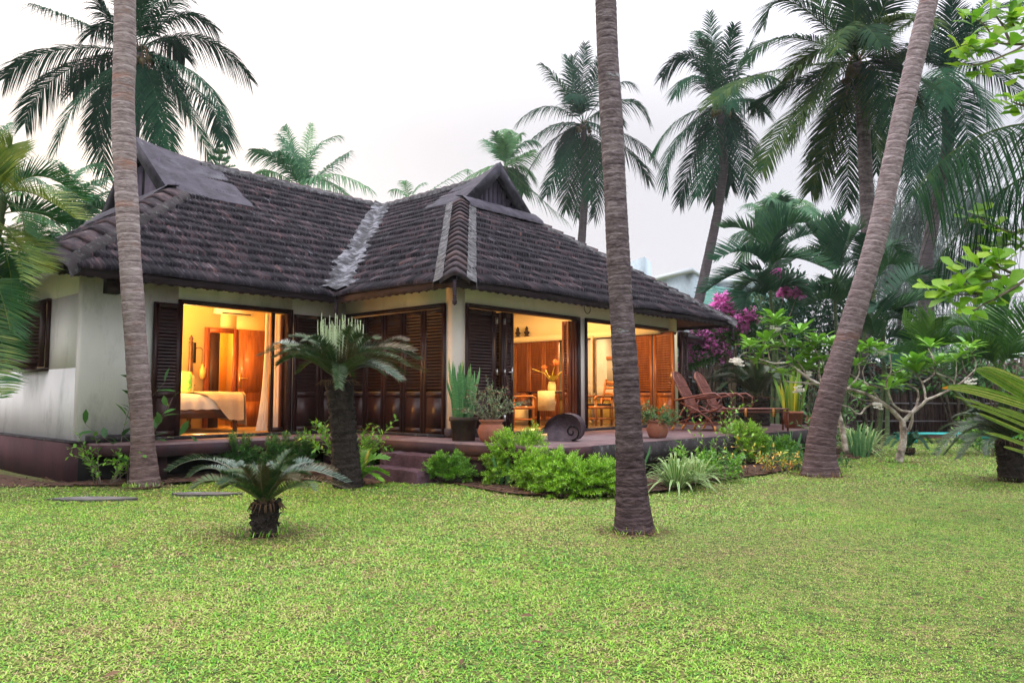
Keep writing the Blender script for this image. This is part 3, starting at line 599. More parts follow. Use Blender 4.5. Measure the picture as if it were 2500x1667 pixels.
# dining table
tb = empty('dining_table', W(4.9, 1.95, FLZ), 'dark wood dining table in the lit living room', 'table', rz=R(-17))
b = MB(); b.box((-.5, -.45, .72), (.5, .45, .76)); b.build('tabletop', m_dark, tb)
for x in (-.42, .42):
    for y in (-.37, .37): b = MB(); b.cbox((x, y, .36), (.06, .06, .72)); b.build('leg', m_dark, tb)
rn = empty('table_runner', W(4.9, 1.95, FLZ), 'cream cloth runner hanging down the front of the dining table', 'table runner', rz=R(-17))
m_linen = mat('linen', [(.62, .52, .30), (.72, .62, .38)], rough=.95, scale=20, bump=.2)
b = MB(); b.box((-.21, -.46, .763), (.18, .46, .77)); b.box((-.21, -.475, .33), (.18, -.46, .77)); b.build('cloth', m_linen, rn)
b = MB(); b.box((.505, -.3, .42), (.518, .1, .779)); b.box((-.2, -.3, .772), (.518, .1, .779)); b.build('cross_cloth', m_linen, rn)
# vase + flowers
vs_ = empty('vase', W(4.9, 1.95, FLZ + .78), 'pale stoneware vase with dried protea flowers on the dining table', 'vase', rz=0)
b = MB(); b.lathe([(0, 0), (.085, 0), (.10, .04), (.095, .12), (.075, .18), (.08, .20), (.06, .19)], 16); b.build('pot', mat('stoneware', [(.60, .50, .25), (.70, .60, .33)], rough=.6), vs_, smooth=True)
b = MB(); b.tube([(0, 0, .18), (-.10, 0, .38), (-.14, 0, .48)], .012, 6); b.tube([(0, 0, .18), (.02, 0, .40), (.06, 0, .55)], .012, 6); b.tube([(0, 0, .18), (-.18, 0, .40), (-.46, 0, .50)], .010, 6, r=.9); b.tube([(0, 0, .18), (.18, 0, .40), (.36, 0, .50)], .010, 6)
K = 30; a = rng.random(K) * 6.28; b.leaves(np.tile([(.02, 0, .2)], (K, 1)), np.c_[np.cos(a), np.sin(a), .8 + rng.random(K)], np.tile([(0, 0, 1.)], (K, 1)), .22, .04, .3); b.build('stems', mat('dry_stem', [(.35, .30, .05), (.5, .38, .06)], rough=.7), vs_)
b = MB()
for (c, rr, k) in (((-.17, 0, .52), .07, 1.7), ((.08, 0, .62), .09, 1.1)):
    K = 40; a = rng.random(K) * 6.28; e_ = rng.random(K) * 1.2; b.leaves(np.tile([c], (K, 1)) - (0, 0, .06), np.c_[np.cos(a) * np.sin(e_), np.sin(a) * np.sin(e_), np.cos(e_) * k], np.tile([(0, 0.1, 1.)], (K, 1)), rr * 1.9, .045, rng.random(K))
b.build('flower_heads', mat('protea', [(.65, .22, .08), (.85, .45, .2)], rough=.8, rnd=.7, trans=.2), vs_)
# dining chairs
def chair(name, loc, rz, label):
    c = empty(name, loc, label, 'chair', 'armchairs at the dining table', rz=rz)
    b = MB(); b.box((-.25, -.24, .36), (.25, .24, .43)); b.build('seat_frame', m_orange, c)
    b = MB(); b.box((-.23, -.22, .432), (.23, .22, .48)); b.build('cushion', mat('dark_cushion', [(.05, .04, .03)], rough=.9) if 'dark_cushion' not in MATS else MATS['dark_cushion'], c)
    for x, y, h in ((.22, .21, .62), (.22, -.21, .62), (-.22, .21, .62), (-.22, -.21, .62)):
        b = MB(); b.cbox((x, y, h / 2), (.045, .045, h)); b.build('leg', m_orange, c)
    for y in (.23, -.23): b = MB(); b.tube([(-.26, y, .64), (.2, y, .655), (.26, y, .62), (.27, y, .55)], .022, 8); b.build('armrest', m_orange, c)
    b = MB()
    for y in (-.2, .2): b.beam((-.22, y, .42), (-.36, y, 1.05), .045, .035)
    for k in range(4): b.beam((-.25 - k * .03, -.2, .58 + k * .13), (-.25 - k * .03, .2, .58 + k * .13), .02, .06)
    b.build('backrest', m_orange, c)
    b = MB(); b.beam((-.22, .21, .14), (.22, .21, .14), .025, .04); b.beam((-.22, -.21, .14), (.22, -.21, .14), .025, .04); b.beam((.22, -.21, .14), (.22, .21, .14), .025, .04); b.build('stretcher', m_orange, c)
    return c
ch = chair('dining_chair', W(4.15, 2.2, FLZ), HA - R(40), 'orange wood armchair at the left side of the dining table')
dup(ch, W(5.75, 1.25, FLZ), HA + math.pi - R(20), 'orange wood armchair right of the dining table seen past the white pillar')
st_ = empty('stool', W(4.9, 2.9, FLZ), 'squat cream ceramic stool on the floor under the left armchair', 'stool')
b = MB(); b.lathe([(0, 0), (.16, 0), (.2, .1), (.2, .32), (.15, .42), (0, .43)], 20); b.build('body', m_cream, st_, smooth=True)
# kitchen units
kc = empty('kitchen_cupboard', W(9.45, 3.6, FLZ), 'wall cupboard with orange wood frames and grey panels in the kitchen', 'cupboard', rz=HA)
b = MB(); b.box((-.15, -1.6, .95), (.2, 1.6, 1.75)); b.build('carcass', mat('grey_panel', [(.42, .40, .36)], rough=.6), kc)
for k in range(4):
    b = MB(); y = -1.6 + k * .8; b.box((-.18, y, .95), (-.151, y + .09, 1.78)); b.box((-.18, y + .71, .95), (-.151, y + .80, 1.78)); b.box((-.18, y + .09, .95), (-.151, y + .71, 1.03)); b.box((-.18, y + .09, 1.69), (-.151, y + .71, 1.78)); o = b.build('door', m_orange, kc)
    b = MB(); b.box((-.195, y + .74, 1.3), (-.181, y + .76, 1.42)); b.build('handle', m_brass, o)
ku = empty('kitchen_counter', W(9.3, 3.6, FLZ), 'white kitchen counter with yellow doors under the cupboard', 'counter', rz=HA)
b = MB(); b.box((-.3, -1.6, .55), (.35, 1.6, .92)); b.build('counter_top', m_white, ku)
for k in range(5): b = MB(); b.box((-.26, -1.6 + k * .64, .0), (.3, -.99 + k * .64, .549)); b.build('door', mat('yellow_door', [(.66, .50, .16)], rough=.6) if 'yellow_door' not in MATS else MATS['yellow_door'], ku)
# figurines on the ledge
m_stat = mat('dark_bronze', [(.02, .012, .008), (.05, .03, .02)], rough=.6)
for k, (v_, lb) in enumerate(((4.62, 'dark carved figurine left of its twin on the high living room ledge'), (4.30, 'dark carved figurine right of its twin on the high living room ledge'))):
    s_ = empty('figurine', W(6.72, v_, 2.82), lb, 'figurine', 'figurines on the ledge', rz=HA)
    b = MB(); b.lathe([(0, 0), (.075, 0), (.075, .03), (.04, .05), (.06, .09), (.085, .12), (.05, .16), (.03, .18), (.045, .22), (.03, .26), (0, .30)], 10, r=.4); b.sphere((.0, .05, .12), .035); b.sphere((0, -.05, .12), .035); b.sphere((-.02, 0, .20), .04); b.build('body', m_stat, s_)
# lamps that light the rooms
def lamp(u, v, z, power, label, col=(1.0, .52, .20), r=.12):
    o = empty('ceiling_lamp', W(u, v, z), label, 'lamp', 'ceiling lamps')
    b = MB(); b.sphere((0, 0, 0), .07, 12); b.build('globe', mat('lamp_glow', [(1, .8, .5)], emit=((1, .7, .35), 12)) if 'lamp_glow' not in MATS else MATS['lamp_glow'], o, smooth=True)
    b = MB(); b.tube([(0, 0, .07), (0, 0, WT - z)], .008, 6); b.build('rod', m_black, o)
    ld = bpy.data.lights.new('lamp_light', 'POINT'); ld.energy = power; ld.color = col; ld.shadow_soft_size = r
    lo_ = bpy.data.objects.new('lamp_light', ld); C.objects.link(lo_); lo_.parent = o; lo_.location = (0, 0, -.2)
lamp(-3.0, 4.0, 3.1, 230, 'warm ceiling lamp in the bedroom', (1.0, .50, .14))
lamp(-3.1, 5.3, 2.05, 440, 'warm hanging bedside lamp left of the bed', (1.0, .50, .14))
lamp(4.6, 1.4, 3.15, 300, 'warm ceiling lamp over the dining table', (1.0, .60, .26))
lamp(2.2, 2.4, 3.15, 220, 'warm ceiling lamp at the back of the living room', (1.0, .60, .26))
lamp(8.3, 3.2, 3.1, 85, 'warm ceiling lamp in the kitchen', (1.0, .60, .26))
lamp(-1.2, 7.0, 3.0, 150, 'warm lamp in the passage behind the bedroom', (1.0, .55, .15))

# carved stone scroll on the deck
sc = empty('carved_scroll', tuple(atz(1372, 1078, .55) + np.array([.02, .2, 0])), 'dark carved stone scroll with spiral end lying on the veranda', 'sculpture', rz=R(-16))
b = MB(); n = 40; prof = []
for t in np.linspace(0, 1, n):
    a = math.pi * 1.15 * t; prof.append((.32 - .0 + .22 * math.cos(-math.pi / 2 + a) , .22 + .22 * math.sin(-math.pi / 2 + a)))
prof = [(.12, 0), (.20, .0), (.30, .03), (.37, .10), (.40, .20), (.38, .30), (.32, .38), (.22, .43), (.08, .45), (-.06, .43), (-.17, .38), (-.26, .30), (-.31, .22), (-.37, .20), (-.33, .15), (-.25, .13), (-.24, .06), (-.22, 0)]
prof = [(x * .82, z * .95) for x, z in prof]
nn = len(prof); y0, y1 = -.16, .20
V = [(x, y0, z) for x, z in prof] + [(x, y1, z) for x, z in prof]; i0 = b.add(V, [(i, (i + 1) % nn, nn + (i + 1) % nn, nn + i) for i in range(nn)])
b.ngon([i0 + i for i in range(nn)]); b.ngon([i0 + nn + i for i in reversed(range(nn))])
b.build('block', mat('dark_carved_stone', [(.030, .018, .026), (.07, .045, .055)], rough=.6, scale=5, bump=.4, bscale=25, stain=((.16, .15, .17), .6, .8)), sc)
b = MB(); t = np.linspace(0, 1, 46); a = t * 4.4 * math.pi * .62; rr = .115 * (1 - t) + .010
b.tube(np.c_[.18 + rr * np.cos(a - 1.57), np.full(46, y0 - .004), .15 + rr * np.sin(a - 1.57)], .010, 6); b.build('spiral_groove', m_black, sc)

# pots
def pot(name, p, label, kind, s=1.0):
    o = empty(name, p, label, 'plant pot')
    b = MB()
    if kind == 'tall': pr = [(0, 0), (.17, 0), (.205, .30), (.225, .30), (.225, .36), (.195, .36), (.19, .31), (0, .31)]
    elif kind == 'urn': pr = [(0, 0), (.12, 0), (.15, .03), (.185, .13), (.16, .22), (.13, .24), (.165, .27), (.165, .29), (.13, .28), (0, .26)]
    b.lathe([(x * s, z * s) for x, z in pr[:-1]], 28); b.build('pot', m_terr_d if kind == 'tall' and 'dark' in label else m_terr, o, smooth=False)
    b = MB(); zt = pr[-1][1] * s * .97; rt = pr[-2][0] * s
    b.lathe([(rt, zt), (rt * .5, zt + .01), (0, zt + .015)], 20); b.build('soil', m_soil, o)
    return o, zt
m_sans = mat('snake_plant', [(.04, .14, .05), (.09, .26, .09), (.30, .44, .20)], rough=.5, scale=18, stretch=(1, 1, 6), rnd=.35, trans=.1)
m_sans_y = mat('yellow_snake_plant', [(.06, .2, .04), (.22, .36, .05), (.65, .58, .06)], rough=.5, scale=4, rnd=.75, trans=.1)
def sansevieria(parent, z0, n, h, rad, m, w=.05):
    b = MB(); K = n; a = rng.random(K) * 6.28; r0 = rng.random(K) ** .6 * rad; B = np.c_[r0 * np.cos(a), r0 * np.sin(a), np.full(K, z0)]
    hh = h * (.45 + .55 * rng.random(K)); lean = np.c_[np.cos(a), np.sin(a)] * (.08 + .3 * rng.random((K, 1))) * (r0 / rad)[:, None]
    s = np.array([0, .2, .5, .8, .93, 1.0]); wp = np.array([.6, 1, 1.05, .8, .4, .03])
    pts = B[:, None, :] + s[None, :, None] * np.c_[lean * hh[:, None], hh][:, None, :]; pts[..., 0] += .012 * np.sin(s * 9 + a[:, None]); 
    wid = w * (.8 + .5 * rng.random((K, 1))) * wp[None]; ang = rng.random(K) * 3.14
    wd = np.stack([np.cos(ang), np.sin(ang), 0 * ang], -1)[:, None, :]
    r = rng.random(K); b.strips(pts, wid, np.broadcast_to(wd, pts.shape), r)
    nd = np.stack([-np.sin(ang), np.cos(ang), 0 * ang], -1)[:, None, :] * .006
    b.build('leaves', m, parent)
def sprig(b, P, n, L, w, spread=1.0, r=None, shape='lan', up=.3):
    """n leaves spiralling along the path P"""
    P = np.asarray(P, float); idx = np.linspace(.15, 1, n) * (len(P) - 1); i = np.clip(idx.astype(int), 0, len(P) - 2); f = (idx - i)[:, None]; B = P[i] * (1 - f) + P[i + 1] * f
    T = nrm(P[i + 1] - P[i]); a = np.arange(n) * 2.4 + random.random() * 6; s = nrm(np.cross(T, (0.01, .1, 1))); t2 = np.cross(T, s)
    D = (s * np.cos(a)[:, None] + t2 * np.sin(a)[:, None]) * spread + T * .7 + np.array([0, 0, up])
    b.leaves(B, D, rng.random((n, 3)) - .5 + np.array([0, 0, 1.0]), L * (.7 + .6 * rng.random(n)), w * (.7 + .6 * rng.random(n)), rng.random(n) if r is None else np.clip(r + (rng.random(n) - .5) * .4, 0, 1), shape=shape)
def stem_path(p0, az, el, L, n=6, droop=.3, wig=.12):
    P = [np.array(p0, float)]; d = np.array([math.cos(az) * math.cos(el), math.sin(az) * math.cos(el), math.sin(el)])
    for k in range(n): P.append(P[-1] + nrm(d) * L / n); d = d + (rng.random(3) - .5) * wig * 2 - np.array([0, 0, droop / n])
    return np.array(P)
def scrubby(parent, z0, n, L, m_leaf, m_stem, lf=(.035, .018), nl=26, flower=None, el=(.6, 1.3), droop=.6, rad=.05, fr=.02, shape='ell'):
    bs, bl, bf = MB(), MB(), MB()
    for k in range(n):
        az = k * 2.4 + random.random(); P = stem_path((rad * math.cos(az), rad * math.sin(az), z0), az, random.uniform(*el), L * random.uniform(.6, 1.1), droop=droop)
        bs.tube(P, np.linspace(.008, .002, len(P)) , 5, cap=False); sprig(bl, P, nl, lf[0], lf[1], shape=shape)
        for q in range(2):
            i = random.randint(2, 4); P2 = stem_path(P[i], az + random.uniform(-1.5, 1.5), random.uniform(.1, 1.2), L * .4, 4, droop); bs.tube(P2, .003, 4, cap=False); sprig(bl, P2, nl // 2, lf[0], lf[1], shape=shape)
            if flower and random.random() < .7:
                kk = 7; a = rng.random(kk) * 6.28; bf.leaves(np.tile(P2[-1], (kk, 1)), np.c_[np.cos(a), np.sin(a), .3 + 0 * a], np.tile([(0, 0, 1.)], (kk, 1)), fr, fr * .8, rng.random(kk))
        if flower:
            kk = 7; a = rng.random(kk) * 6.28; bf.leaves(np.tile(P[-1], (kk, 1)), np.c_[np.cos(a), np.sin(a), .3 + 0 * a], np.tile([(0, 0, 1.)], (kk, 1)), fr, fr * .8, rng.random(kk))
    bs.build('stems', m_stem, parent); bl.build('leaves', m_leaf, parent)
    if flower: bf.build('flowers', flower, parent)
m_stem = mat('woody_stem', [(.09, .07, .05), (.20, .17, .13)], rough=.9, scale=10)
m_lf = {}
def leafm(name, *cols, **k):
    k.setdefault('rough', .42); k.setdefault('rnd', .7); k.setdefault('trans', .28); k.setdefault('scale', 4); k.setdefault('spec', .4)
    m_lf[name] = mat('leaf_' + name, list(cols), **k); return m_lf[name]
leafm('mid', (.02, .08, .02), (.05, .18, .03), (.13, .30, .06))
leafm('bright', (.05, .18, .015), (.14, .36, .025), (.30, .52, .06))
leafm('lime', (.09, .24, .012), (.22, .46, .02), (.42, .66, .06))
leafm('greyg', (.07, .13, .06), (.15, .23, .11), (.30, .36, .20))
leafm('dark', (.008, .032, .020), (.018, .065, .038), (.04, .12, .06))
leafm('varieg', (.05, .19, .03), (.22, .38, .10), (.60, .66, .36))
m_flr = mat('red_flower', [(.60, .06, .07), (.75, .16, .16)], rough=.6, rnd=.8, trans=.3)
m_flo = mat('orange_flower', [(.70, .14, .05), (.85, .30, .12)], rough=.6, rnd=.8, trans=.3)
m_mag = mat('magenta_bract', [(.85, .14, .55), (.92, .32, .78), (.95, .55, .88)], rough=.6, rnd=.8, trans=.5)
m_wht = mat('white_petal', [(.80, .78, .72)], rough=.6, trans=.3)
o, z = pot('snake_plant_pot', W(-.37, -.62, .55), 'tall dark clay pot of green snake plant at the corner column', 'tall dark', 1.05) if False else pot('snake_plant_pot', W(-.40, -.60, .55), 'tall dark clay pot of green snake plant at the corner column', 'tall', 1.02)
sansevieria(o, z, 46, .98, .15, m_sans, .055)
o, z = pot('flowering_pot', W(-.30, -1.10, .55), 'round clay pot with a straggly pink-flowered euphorbia beside the snake plant', 'urn', 1.15)
scrubby(o, z, 17, .74, m_lf['greyg'], m_stem, (.042, .024), 26, m_flr, el=(.5, 1.45), fr=.028)
o, z = pot('flowering_pot', W(2.35, -2.38, .55), 'small round clay pot with red euphorbia at the deck edge', 'urn', 1.0)
scrubby(o, z, 26, .46, m_lf['mid'], m_stem, (.036, .020), 26, m_flo, el=(.3, 1.4), droop=1.5, fr=.030)
o, z = pot('snake_plant_pot', tuple(atz(1937, 1044, .55)), 'tall clay pot of yellow-edged snake plant at the far end of the deck', 'tall', 1.0)
sansevieria(o, z, 44, 1.05, .16, m_sans_y, .06)
o, z = pot('flowering_pot', tuple(atz(1984, 1040, .55)), 'small orange clay pot half hidden behind the leaning palm', 'urn', .9)
scrubby(o, z, 7, .8, m_lf['mid'], m_stem, (.05, .02), 14, m_flr, el=(1.1, 1.5), droop=.1)

# rattan planter chairs
def rattan_chair(loc, rz, label):
    c = empty('rattan_lounge_chair', loc, label, 'chair', 'rattan lounge chairs on the deck', rz=rz)
    # x forward; seat slopes, tall reclined back with rounded top
    def backp(s, y): return (-.10 - .42 * s, y, .36 + .82 * s)
    b = MB(); ns, ny = 16, 9; V = np.zeros((ns, ny, 3))
    for i in range(ns):
        s = i / (ns - 1); hw = .25 * (math.sqrt(max(0, 1 - ((s - .78) / .22) ** 2)) if s > .78 else 1) + .004
        for j in range(ny): y = hw * (2 * j / (ny - 1) - 1); V[i, j] = backp(s, y)
    b.grid(V); V2 = V + np.array([-.02, 0, -.01]); b.grid(V2)
    for k in range(22):
        y = -.24 + k * .48 / 21; smax = .78 + .22 * math.sqrt(max(0, 1 - (y / .25) ** 2)); b.tube([np.array(backp(0, y)) + (.006, 0, .003), np.array(backp(smax, y)) + (.006, 0, .003)], .005, 4, cap=False)
    b.build('backrest', m_rattan, c)
    b = MB(); t = np.linspace(0, 1, 24); P = [backp(s, -.26) for s in np.linspace(0, .78, 6)] + [backp(.78 + .22 * math.sin(a), -.26 * math.cos(a)) for a in np.linspace(.1, math.pi - .1, 14)] + [backp(s, .26) for s in np.linspace(.78, 0, 6)]
    b.tube(P, .018, 8); 
    for s in (.18, .42, .64): b.tube([np.array(backp(s, -.26)) + (.01, 0, .0), np.array(backp(s, .26)) + (.01, 0, 0)], .010, 6)
    b.tube([np.array(backp(.96, 0)) + (.01, 0, 0), np.array(backp(.66, -.02)) + (.01, 0, 0)], .012, 6)
    b.build('back_frame', m_rattan, c)
    b = MB(); V = np.array([[(-.12 + .55 * i / 9 + (0), -.25 + .5 * j / 5, .36 + .05 * math.sin(i / 9 * 2.6) + .03 * i / 9) for j in range(6)] for i in range(10)]); b.grid(V); b.grid(V - np.array([0, 0, .02]))
    b.tube([(-.12, -.26, .35), (.2, -.26, .40), (.45, -.26, .38)], .018, 8); b.tube([(-.12, .26, .35), (.2, .26, .40), (.45, .26, .38)], .018, 8); b.tube([(.45, -.26, .38), (.45, .26, .38)], .018, 8); b.build('seat', m_rattan, c)
    for y in (-.30, .30):
        b = MB(); b.tube([(-.42, y, .60), (-.1, y, .66), (.22, y, .72), (.42, y, .74), (.54, y, .66), (.56, y, .52), (.46, y, .42), (.3, y, .38)], .020, 8); b.build('armrest', m_rattan, c)
        b = MB(); b.tube([(-.50, y * .9, .0), (-.32, y * .9, .30), (-.12, y * .9, .60)], .018, 8); b.build('leg', m_rattan, c)
        b = MB(); b.tube([(.40, y * .9, .0), (.30, y * .9, .22), (.05, y * .9, .40), (-.30, y * .9, .56)], .018, 8); b.build('leg', m_rattan, c)
        b = MB(); b.tube([(.40, y * .9, .0), (.40, y * .9, .10)], .024, 8); b.tube([(-.50, y * .9, 0), (-.44, y * .9, .1)], .024, 8); b.build('cane_binding', m_rattan_l, c)
    b = MB(); b.tube([(-.42, -.27, .14), (-.42, .27, .14)], .012, 6); b.tube([(.38, -.27, .12), (.38, .27, .12)], .012, 6); b.tube([(-.42, -.27, .14), (.38, -.27, .12)], .012, 6); b.tube([(-.42, .27, .14), (.38, .27, .12)], .012, 6); b.tube([(-.42, -.27, .14), (.30, -.27, .38)], .012, 6); b.build('stretcher', m_rattan, c)
    return c
p0_ = atz(1733, 1053, .55) - np.array([.17, -.45, 0]); p0_[2] = .55
rc = rattan_chair(tuple(p0_ + np.array([.10, 0, 0])), R(-35), 'reddish rattan lounge chair nearest the louvred wall')
dup(rc, tuple(p0_ + np.array([.64, .40, 0])), R(-35), 'reddish rattan lounge chair farther back beside its twin')
ft = empty('rattan_table', W(5.95, -2.42, .55), 'low reddish rattan side table in front of the lounge chairs', 'table', rz=R(-8))
b = MB(); b.box((-.62, -.24, .42), (.62, .24, .44)); b.tube([(-.63, -.25, .43), (.63, -.25, .43), (.63, .25, .43), (-.63, .25, .43), (-.63, -.25, .43)], .018, 6); b.tube([(-.63, -.25, .37), (.63, -.25, .37), (.63, .25, .37), (-.63, .25, .37), (-.63, -.25, .37)], .014, 6); b.build('tabletop', m_rattan, ft)
for x in (-.6, .6):
    for y in (-.23, .23): b = MB(); b.tube([(x, y, 0), (x, y, .42)], .02, 8); b.build('leg', m_rattan, ft)
for x in (-.2, .33): b = MB(); b.tube([(x, -.25, .28), (x, -.25, .45)], .024, 8); b.build('cane_binding', m_rattan_l, ft)
b = MB(); b.tube([(-.6, -.23, .1), (-.6, .23, .1)], .014, 6); b.tube([(.6, -.23, .1), (.6, .23, .1)], .014, 6); b.build('stretcher', m_rattan, ft)
# steps
stp = empty('garden_steps', W(-1.1, -.25, 0), 'two worn purple stone steps leading up to the veranda', 'steps', rz=HA)
m_step = mat('purple_laterite', [(.045, .022, .030), (.12, .065, .085)], rough=.95, scale=5, bump=1.0, bscale=18, stain=((.22, .17, .2), .55, .75))
def slab(b, x0, x1, y0, y1, z0, z1):
    nx, ny = 10, 16; xs, ys = np.linspace(x0, x1, nx), np.linspace(y0, y1, ny); V = np.array([[(x, y, z1 + random.uniform(-.008, .008)) for y in ys] for x in xs]); b.grid(V)
    per = [V[0, j] for j in range(ny)] + [V[i, -1] for i in range(1, nx)] + [V[-1, j] for j in range(ny - 2, -1, -1)] + [V[i, 0] for i in range(nx - 2, -1, -1)]
    per = np.array(per); cen = np.array([(x0 + x1) / 2, (y0 + y1) / 2, 0]); lo_ = per.copy(); lo_[:, 2] = z0; md = per.copy(); md[:, 2] = z1 - .03; md[:, :2] += nrm(per - cen)[:, :2] * .012; lo_[:, :2] += nrm(per - cen)[:, :2] * .01
    b.grid(np.stack([per, md, lo_], 0))
b = MB(); slab(b, -.10, .30, -.66, .68, 0, .36); b.build('upper_step', m_step, stp)
b = MB(); slab(b, -.48, -.11, -.62, .66, 0, .18); b.build('lower_step', m_step, stp)
# stepping stones
m_slate = mat('paving_stone', [(.10, .10, .09), (.22, .20, .20)], rough=.9, scale=6, bump=.3)
for (px, py, rx, ry, lb) in ((225, 1216, .50, .17, 'flat grey paving stone in the lawn left of the small cycad'), (500, 1204, .46, .15, 'grey paving stone sunk in the lawn below the bedroom'), (1030, 1180, .24, .18, 'small round paving stone at the foot of the steps')):
    p = atz(px, py); a = np.linspace(0, 2 * math.pi, 18, endpoint=False); jj = .85 + .3 * rng.random(18); V = np.c_[rx * np.cos(a) * jj, ry * np.sin(a) * jj]
    b = MB(); i0 = b.add([(x, y, .004) for x, y in V] + [(x, y, -.03) for x, y in V], [(i, (i + 1) % 18, 18 + (i + 1) % 18, 18 + i) for i in range(18)]); b.ngon([i0 + i for i in range(18)])
    o = b.build('paving_stone', m_slate); o.location = p; tag(o, lb, 'paving stone')
# ================================================================ PALMS AND GARDEN PLANTS
def Z(ox, oy, s): return lambda x, y: (ox + x / s, oy + y / s)
z1, z2, z3, z4, z5, z6 = Z(0, 0, 3.136), Z(1150, 50, 2.24), Z(1700, 0, 2.614), Z(1650, 450, 2.767), Z(1550, 750, 3.485), Z(1950, 750, 3.484)
z7 = Z(0, 350, 5.227); z8 = Z(1700, 450, 4.48)
def bez(p0, pv, p2, n):
    p0, pv, p2 = map(lambda a: np.array(a, float), (p0, pv, p2)); c = 2 * pv - .5 * (p0 + p2); t = np.linspace(0, 1, n)[:, None]
    return (1 - t) ** 2 * p0 + 2 * t * (1 - t) * c + t * t * p2
def frond(b, p0, pv, p2, ll, n=46, w=.045, hang=.55, lift=.15, rr=.025, t0=.14, ang0=35, ang1=62, r=None, prof=.6, seg=4, raw=None, br=None, twist=None, tipr=0.0):
    P = bez(p0, pv, p2, 40); 
    (br or b).tube(P[::3], np.linspace(rr, rr * .15, len(P[::3])), 5, r=.92, cap=False)
    r = random.random() if r is None else r
    h = np.array(p2, float) - np.array(p0, float); h[2] = 0; hl = np.linalg.norm(h); rise = abs(p2[2] - p0[2])
    h = np.array([0.05, 1.0, 0]) if hl < .25 * rise else h / hl
    if hl < .6 * rise and abs(h[1]) < .9: h = nrm(h + np.array([0, 1.2 * (1 if h[1] >= 0 else -1), 0]))
    S0 = np.array([h[1], -h[0], 0]); tw = random.uniform(-.75, .75) if twist is None else twist
    for sg in (-1, 1):
        t = np.linspace(t0, .995, n) + (rng.random(n) - .5) * .6 / n; t = np.clip(t, 0, 1); ti = t * 39; i = np.clip(ti.astype(int), 0, 38); f = (ti - i)[:, None]
        B = P[i] * (1 - f) + P[i + 1] * f; T = nrm(P[i + 1] - P[i])
        S = nrm(S0 - (T @ S0)[:, None] * T); N = np.cross(S, T); ct, st_ = np.cos(tw * t)[:, None], np.sin(tw * t)[:, None]; S, N = S * ct + N * st_, N * ct - S * st_; S = S * sg
        Ln = ll * np.maximum(.18, np.sin(math.pi * (.10 + .82 * t)) ** prof) * (.85 + .3 * rng.random(n))
        an = np.radians(ang0 + (ang1 - ang0) * t ** 1.5) + (rng.random(n) - .5) * .16
        D = S * np.cos(an)[:, None] + T * np.sin(an)[:, None] + N * (lift + (rng.random((n, 1)) - .5) * .18); D = nrm(D)
        s = np.linspace(0, 1, seg)
        hg = hang * (.75 + .5 * rng.random(n)) * (.25 + .75 * np.sqrt(np.maximum(0, 1 - T[:, 2] ** 2)))
        pts = B[:, None, :] + D[:, None, :] * (Ln[:, None] * s[None, :])[..., None] - np.array([0, 0, 1.0]) * ((hg * Ln)[:, None] * s[None, :] ** 2)[..., None]
        wp = {3: [.8, 1, .05], 4: [.7, 1, .7, .04], 5: [.6, 1, .9, .6, .04]}[seg]
        wid = np.broadcast_to(w * np.array(wp), (n, seg)) * (.8 + .4 * rng.random((n, 1)))
        wd = nrm(T - (T * D).sum(1, keepdims=True) * D)
        wd = nrm(wd + N * .45 * (rng.random((n, 1)) - .3))
        b.strips(pts, wid, np.broadcast_to(wd[:, None, :], pts.shape), np.clip((r + (rng.random(n) - .5) * .35)[:, None] + tipr * np.linspace(0, 1, seg - 1)[None, :] ** 2 * (rng.random((n, 1)) > .25), 0, 1))
def ring_trunk(P, rad, ringh=.10, depth=.05, n=18, flare=None, b=None, step=.035, jit=.03):
    P = np.asarray(P, float); d = np.r_[0, np.cumsum(np.linalg.norm(np.diff(P, axis=0), axis=1))]; Lt = d[-1]; s = np.arange(0, Lt, step)
    # smooth interpolation
    Q = np.stack([np.interp(s, d, P[:, k]) for k in range(3)], 1)
    kz = max(3, min(int(.8 / step), len(s) // 2 - 2)) | 1; ker = np.hanning(kz + 2)[1:-1]; ker /= ker.sum()
    for k in range(3): Q[:, k] = np.convolve(np.r_[np.full(kz // 2, Q[0, k]) + (Q[0, k] - Q[kz // 2:0:-1, k]), Q[:, k], np.full(kz // 2, Q[-1, k]) + (Q[-1, k] - Q[-2:-kz // 2 - 1:-1, k])], ker, 'valid')[:len(s)]
    R0 = np.interp(s, d, np.broadcast_to(rad, (len(P),)))
    ph = np.cumsum(step / (ringh * (1 + .25 * np.sin(s * 3.1 + P[0][0]))))
    saw = (ph % 1.0); R1 = R0 * (1 + depth * (saw - .5) * .9 + .02 * np.sin(s * 5.3) + (rng.random(len(s)) - .5) * .015)
    if flare: R1 = R1 + flare * np.exp(-s / .28)
    fr_ = ph[:-1] % 1.0; base = .5 + (rng.random(len(s) - 1) - .5) * .2; rowv = np.where(fr_ > .84, .95, np.where(fr_ < .14, .0, base)); rv = np.clip(np.repeat(rowv, n) + (rng.random((len(s) - 1) * n) - .5) * .5, 0, 1)
    b = b or MB(); b.tube(Q, R1, n, r=rv, jit=jit); return b
m_bark = mat('palm_bark', [(.13, .10, .10), (.29, .235, .235), (.46, .40, .40)], rnd=.45, spec=.08, rough=.95, scale=6, stretch=(1, 1, 4), bump=.9, bscale=18, stain=((.30, .13, .08), .56, .74), sscale=1.0, zdark=((.50, .42, .40), .3, 3.2))
m_bark_d = mat('dark_palm_bark', [(.045, .035, .040), (.14, .112, .122), (.27, .23, .245)], rnd=.45, spec=.08, rough=.95, scale=8, stretch=(1, 1, 2.5), bump=1.0, bscale=20, stain=((.34, .36, .38), .64, .70), sscale=3.4, zdark=((.42, .36, .36), .6, 3.6))
